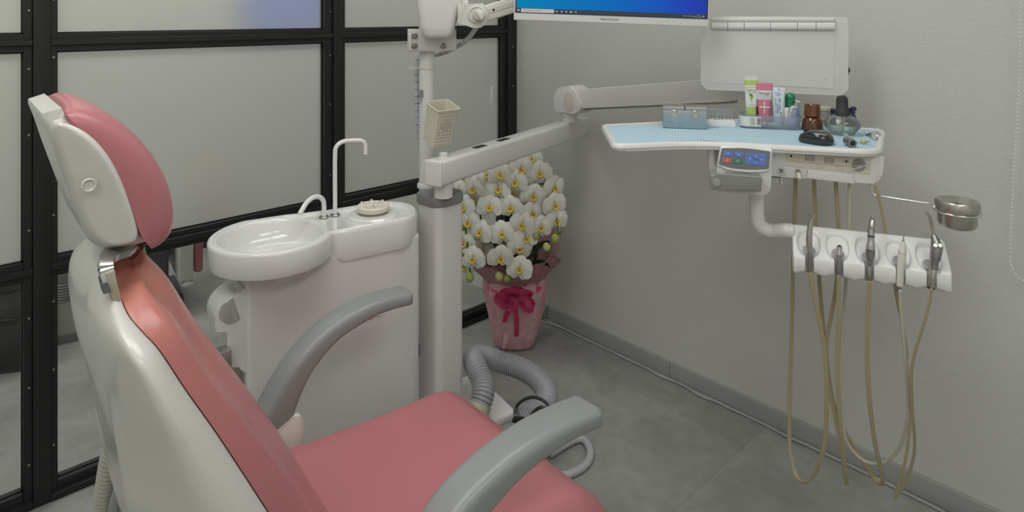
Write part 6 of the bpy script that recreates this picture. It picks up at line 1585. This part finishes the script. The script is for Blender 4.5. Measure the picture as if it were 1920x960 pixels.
# flowers: (column, row, size factor) read off the photograph's arrangement
FL = [(938, 327, 1), (976.5, 317, 1.05), (997, 298, .8), (1012, 324, 1), (966, 341, 1), (934, 355, 1.0), (888, 354, .95), (868, 388, .95), (918, 388, 1), (957, 389, 1), (1000, 367, 1.05), (1039, 352, 1), (1040, 384, 1.1), (998, 400, 1.05), (1043, 414, 1.05), (979, 421, 1.1), (1014, 426, .9), (878, 417, 1), (900, 435, 1), (941, 438, 1.15), (869, 455, .9), (974, 465, 1.25), (938, 483, 1.1), (887, 485, 1), (974, 504, 1.1), (872, 498, .8), (914, 327, .85), (890, 373, .8), (906, 470, .85), (986, 447, .95), (860, 358, .9), (952, 365, .7), (880, 436, .75), (962, 362, .8), (1022, 343, .85), (985, 345, .8), (1024, 400, .85), (955, 412, .75), (905, 405, .75), (850, 420, .9), (846, 470, .9), (845, 385, .9), (896, 340, .8), (990, 383, .85), (925, 410, .7), (965, 440, .8), (893, 458, .75), (1005, 345, .75), (868, 330, .8), (958, 300, .8)]
PET = mat('orchid_white', (.90, .90, .84), .45, sss=.1)
LIPY = mat('orchid_lip_yellow', (.82, .68, .10), .45); LIPO = mat('orchid_lip_orange', (.78, .26, .08), .45)
def petal(b, L, w, az, bend, cup, tip=.5, y0=0.0):
    """one tepal growing from the centre in the local x-z plane, facing -y"""
    rows = []; n = 9; m = 7
    for i in range(n + 1):
        f = i / n; r = L * f; prof = (f ** tip) * ((1 - f ** 3.2) ** .5) if f < 1 else 0; hw = w * prof * 1.08 + .0003
        row = []
        for k in range(m):
            u = -1 + 2 * k / (m - 1); x = r * cos(az) - hw * u * sin(az); z = r * sin(az) + hw * u * cos(az)
            y = y0 + bend * f * f - cup * (1 - u * u) * sin(pi * f) * .5 + .0016 * sin(u * 5 + f * 6)
            row.append((x, y, z))
        rows.append(row)
    loft(b, rows, cap=False, closed=False)
b = new()
for az in (8, 172): petal(b, .050, .045, radians(az), .006, .010, .36, -.002)
for az in (90, 222, 318): petal(b, .049, .0275, radians(az), .010, .006, .45, .002)
FLm = finish_mesh(b, 'flower', PET, ang=80)
b = new()
tube(b, [(-.0105, -.009, .0035), (-.0098, -.011, -.003), (-.0055, -.014, -.0085), (0, -.0155, -.0105), (.0055, -.014, -.0085), (.0098, -.011, -.003), (.0105, -.009, .0035)], lambda k: .0030 + .0012 * sin(pi * k), 8)
tube(b, [(0, -.014, -.009), (0, -.0165, -.014), (0, -.0155, -.0185)], lambda k: .0036 * (1 - .6 * k), 8)
LIm = finish_mesh(b, 'lip', LIPY, ang=80)
b = new(); bmesh.ops.create_icosphere(b, subdivisions=2, radius=.0040, matrix=T(0, -.010, .001)); bmesh.ops.create_icosphere(b, subdivisions=2, radius=.0034, matrix=T(0, -.013, -.0055))
COm = finish_mesh(b, 'column', LIPO, ang=80)
ptn = PET.node_tree; ptc = ptn.nodes.new('ShaderNodeTexCoord'); pvl = ptn.nodes.new('ShaderNodeVectorMath'); pvl.operation = 'LENGTH'
pmr = ptn.nodes.new('ShaderNodeMapRange'); pmr.inputs[1].default_value = .006; pmr.inputs[2].default_value = .022
pmx = ptn.nodes.new('ShaderNodeMix'); pmx.data_type = 'RGBA'; pmx.inputs[6].default_value = (.80, .78, .36, 1); pmx.inputs[7].default_value = (.90, .90, .84, 1)
ptn.links.new(ptc.outputs['Object'], pvl.inputs[0]); ptn.links.new(pvl.outputs['Value'], pmr.inputs[0]); ptn.links.new(pmr.outputs[0], pmx.inputs[0]); ptn.links.new(pmx.outputs[2], ptn.nodes['Principled BSDF'].inputs['Base Color'])
FL = [f for f in FL if f[2] > .78]
fpos = []
rf = random.Random(21)
for i, (px, py, s) in enumerate(FL):
    e = min(1, ((px - 955) / 118) ** 2 * .8 + ((py - 400) / 130) ** 2 * .35)
    Y = 2.655 - .15 * sqrt(max(0, 1 - e)) + (.10 if s < .9 else 0) - (.05 if py > 480 else 0) + rf.uniform(-.012, .012)
    p = OM.inverted() @ at(px, py, Y); 
    yaw = (px - 955) / 110 * 30 + rf.uniform(-16, 16); pitch = rf.uniform(-4, 16); rl = rf.uniform(-14, 14)
    Mf = Matrix.Translation(p) @ RZ(yaw) @ RX(pitch) @ RY(rl)
    f = bpy.data.objects.new('flower', FLm); COL.objects.link(f); f.parent = orc
    sc = 1.0 * (.82 + .2 * s) * (1 if s > .9 else .98); f.matrix_basis = Mf @ Matrix.Diagonal((sc * 1.0, sc, sc * .98, 1))
    l = bpy.data.objects.new('lip', LIm); COL.objects.link(l); l.parent = f
    c_ = bpy.data.objects.new('column', COm); COL.objects.link(c_); c_.parent = f
    fpos.append((px, py, p))
# buds
BUD = mat('bud_green', (.42, .50, .14), .45); BUD2 = mat('bud_dark_green', (.16, .24, .04), .4); OPEN = mat('bud_yellow_green', (.60, .64, .26), .45)
for px, py, r, m in ((934, 383, .010, BUD2), (947, 385, .016, OPEN), (1049, 434, .011, BUD2), (1041, 447, .017, BUD), (1025, 463, .016, OPEN), (1029, 468, .011, BUD2), (954, 500, .010, BUD2), (950, 522, .014, BUD), (936, 518, .017, OPEN), (956, 527, .010, BUD2), (881, 520, .018, BUD), (1005, 443, .013, BUD), (868, 427, .010, BUD2), (869, 477, .009, BUD2)):
    p = OM.inverted() @ at(px, py, 2.515); b = new()
    lathe(b, [(0, -r * 1.15), (r * .6, -r * .9), (r * .95, -r * .2), (r * .85, r * .5), (r * .4, r * 1.05), (0, r * 1.2)], 16, Matrix.Translation(p) @ RX(20) @ RY((px * 13) % 40 - 20)); obj('bud', b, m, orc)
# stems: tall arching spikes
STM = mat('stem_green', (.075, .10, .03), .5)
for P in ([(945, 500, 2.66), (938, 430, 2.64), (936, 370, 2.62), (950, 320, 2.60), (985, 300, 2.58)], [(1000, 495, 2.66), (1008, 430, 2.64), (1010, 360, 2.62), (990, 330, 2.59), (955, 360, 2.56), (945, 410, 2.53), (946, 470, 2.51), (950, 518, 2.515)],
          [(975, 505, 2.64), (972, 440, 2.62), (985, 370, 2.62), (1020, 345, 2.6), (1040, 390, 2.56), (1046, 432, 2.52)], [(920, 500, 2.66), (905, 430, 2.65), (895, 370, 2.63), (880, 350, 2.6), (868, 390, 2.56), (876, 450, 2.53), (882, 515, 2.52)], [(1003, 500, 2.62), (1008, 470, 2.60), (1006, 445, 2.57)], [(890, 450, 2.60), (888, 440, 2.58), (900, 425, 2.56)]):
    b = new(); tube(b, [OM.inverted() @ at(*p) for p in P], .0034, 8); obj('flower_stem', b, STM, orc)
b = new(); tube(b, [OM.inverted() @ at(*p) for p in ((958, 500, 2.68), (953, 400, 2.68), (948, 330, 2.68))], .0042, 8); obj('support_stake', b, mat('stake_black', (.015, .02, .012), .5), orc)
b = new(); tube(b, [OM.inverted() @ at(*p) for p in ((1004, 500, 2.69), (1000, 400, 2.69), (985, 320, 2.68))], .0042, 8); obj('support_stake', b, mat('stake_black', (.015, .02, .012), .5), orc)

# ------------------------------------------------------------------ on the floor
# utility box at the foot of the unit with fat corrugated hose
J0 = atz(967, 768, .155)
JM = Matrix.Translation(Vector((J0.x, J0.y, 0))) @ Matrix.Rotation(radians(-11), 4, 'Z')
jl_, jw_ = .40, .26      # runs back to the left and away
q1 = (JM.inverted() @ atz(880, 700, .155)); q2_ = (JM.inverted() @ atz(905, 802, .155))
jb = thing('floor_junction_box', 'low white utility box on the floor behind the seat, under the ribbed hose', 'utility box', JM)
b = new(); box(b, -.30, -.004, -.003 - .0, .24, 0, .128, .006); 
x0_, x1_ = -.32, 0.0
d_left = math.degrees(0)
obj('box_base', b, ENAM, jb)
b = new(); box(b, -.305, .0, -.007, .245, .127, .155, .008, 3); obj('box_lid', b, mat('box_lid_white', (.78, .77, .76), .3, coat=.3), jb)
HOSEM = mat('ribbed_grey_hose', (.30, .31, .33), .36, coat=.2)
hz_ = [(897, 766, 1.86), (906, 742, 1.88), (905, 716, 1.92), (893, 690, 1.96), (888, 672, 2.02), (903, 667, 2.08), (935, 678, 2.10), (975, 690, 2.08), (1008, 710, 2.03), (1026, 738, 1.96), (1018, 762, 1.90), (995, 776, 1.87), (972, 786, 1.85)]
P = []
for px, py, Y in hz_:
    p = at(px, py, Y); p.z = max(p.z, .034); P.append(p)
b = new(); tube(b, P, .0305, 24, ribs=(.0088, .0027)); fh = solo('corrugated_hose', b, HOSEM, T(P[6].x, P[6].y, 0), 'fat grey ribbed suction hose looped on the floor beside the white box', 'hose', world=True, ang=85)
b = new(); tg = (P[0] - P[1]).normalized(); tube(b, [P[0] - tg * .01, P[0] + tg * .028], .034, 24, smooth=False); obj('hose_cuff', b, mat('cuff_beige', (.42, .41, .30), .45), fh, world=True)
b = new(); tube(b, [P[0] + tg * .02, P[0] + tg * .06], .030, 24, smooth=False); obj('hose_stub', b, mat('stub_orange', (.55, .22, .14), .45), fh, world=True)
for i, pts in enumerate(([(966, 776, 1.83), (970, 760, 1.84), (985, 748, 1.82), (1003, 745, 1.80), (1020, 752, 1.78), (1030, 764, 1.77), (1034, 790, 1.80)], [(962, 789, 1.83), (975, 793, 1.80), (990, 786, 1.78), (1000, 773, 1.765), (1012, 764, 1.755), (1024, 766, 1.75), (1034, 775, 1.76), (1040, 800, 1.8)])):
    b = new(); Q = [at(*p) for p in pts]
    for p in Q: p.z = max(p.z, .008)
    tube(b, Q, .0044, 10); solo('power_cable', b, mat('black_cable', (.035, .037, .04), .4), T(Q[0].x, Q[0].y, 0), ('thin black cable arching over the hose end, upper of two' if i == 0 else 'thin black cable by the white floor box, lower of two'), 'cable', 'black cables by the floor box', world=True)
b = new(); q = at(976, 790, 1.80); cyl(b, at(965, 787, 1.82), at(981, 788, 1.80), .0085, 14); solo('cable_plug', b, BLACK, T(q.x, q.y, q.z - .009), 'black cable plug sticking out of the white floor box', 'plug', world=True)
# spiral wrapped cable loop on the floor
pts = [atz(1030, 852, .012), atz(1070, 828, .012), atz(1092, 822, .012), atz(1106, 842, .012), atz(1103, 865, .012), atz(1080, 884, .012), atz(1050, 893, .012), atz(1022, 897, .012), atz(985, 898, .012), atz(940, 892, .012)]
b = new(); tube(b, pts, .0115, 14, ribs=(.014, .0003)); wl = solo('floor_cable_loop', b, mat('wrap_pale', (.46, .48, .50), .35, coat=.2), T(pts[4].x, pts[4].y, 0), 'pale spiral wrapped cable looping on the floor behind the near armrest', 'cable', world=True, ang=85)
# white cables along the skirting
def fl(px, py): p = atz(px, py, .005); p.x = min(p.x, -.0145); return p
CAB = mat('white_cable', (.40, .40, .39), .4)
l1 = [(1014, 601), (1040, 610), (1062, 616), (1085, 630), (1113, 643), (1140, 655), (1153, 662), (1170, 671), (1192, 676), (1215, 690), (1240, 706), (1262, 714), (1290, 727), (1312, 742), (1345, 751), (1365, 764), (1400, 779), (1440, 797), (1470, 815), (1500, 826), (1540, 848), (1570, 860), (1610, 880), (1650, 900), (1700, 925), (1760, 955), (1800, 978)]
l2 = [(1012, 594), (1040, 604), (1075, 622), (1100, 634), (1130, 650), (1150, 661), (1165, 665), (1185, 674), (1200, 679), (1230, 697), (1262, 712), (1300, 733), (1330, 745), (1352, 752), (1375, 768), (1420, 788), (1450, 804), (1480, 822), (1520, 838), (1560, 853), (1600, 872), (1640, 893), (1680, 913)]
for i, l in enumerate((l1, l2)):
    Q = [fl(*p) for p in l]
    if i: 
        for p in Q: p.z = .0062
    b = new(); tube(b, Q, .0042 if i == 0 else .0034, 8, n=5)
    solo('floor_cable', b, CAB, T(Q[10].x, Q[10].y, 0), ('long white cable lying loosely along the grey skirting board' if i == 0 else 'second thin white cable twisted with the long one along the skirting'), 'cable', 'white cables along the skirting', world=True)
# grey cable coil hanging down behind the pot in the corner
Q = [onwall(1016, 596, .02), onwall(1018, 585, .02), onwall(1019, 572, .02), onwall(1020, 560, .02)]
for p, z in zip(Q, (.006, .03, .07, .11)): p.z = z
b = new(); tube(b, Q, .005, 8); solo('corner_cable', b, mat('grey_cable', (.22, .23, .22), .45), T(Q[0].x, Q[0].y, 0), 'short grey cable rising behind the orchid pot at the corner', 'cable', world=True)
# ------------------------------------------------------------------ light
def area(name, loc, sx, sy, power, col=(1, 1, 1), rot=(0, 0, 0)):
    l = bpy.data.lights.new(name, 'AREA'); l.shape = 'RECTANGLE'; l.size = sx; l.size_y = sy; l.energy = power; l.color = col
    o = bpy.data.objects.new(name, l); o.location = loc; o.rotation_euler = rot; COL.objects.link(o); return o
LP = .985
area('ceiling_or_fill_light', (-.95, -1.25, 2.53), 1.2, .6, 10 * LP, (1, .995, .965))
area('ceiling_or_fill_light', (-3.3, -2.9, 2.53), 1.2, .6, 11 * LP, (1, .995, .965))  # added fill light, no known fixture here: brightens the lower part of the walls
area('ceiling_or_fill_light', (-2.3, -1.3, 2.53), 1.2, .6, 13 * LP, (1, .995, .965))
area('ceiling_or_fill_light', (-1.6, -2.9, 2.53), 1.2, .6, 13 * LP, (1, .995, .965))
area('ceiling_or_fill_light', (-1.2, .95, 2.53), 1.4, .6, 17 * LP, (1, 1, .98))
area('ceiling_or_fill_light', (-3.0, .95, 2.53), 1.4, .6, 15 * LP, (1, 1, .98))
w = bpy.data.worlds.new('world'); w.use_nodes = True; SC.world = w
w.node_tree.nodes['Background'].inputs[0].default_value = (.9, .95, 1, 1); w.node_tree.nodes['Background'].inputs[1].default_value = .05
SC.view_settings.view_transform = 'Standard'
SC.view_settings.look = 'None'
SC.view_settings.exposure = 0
SC.cycles.max_bounces = 10; SC.cycles.transparent_max_bounces = 16
SC.cycles.sample_clamp_indirect = 4
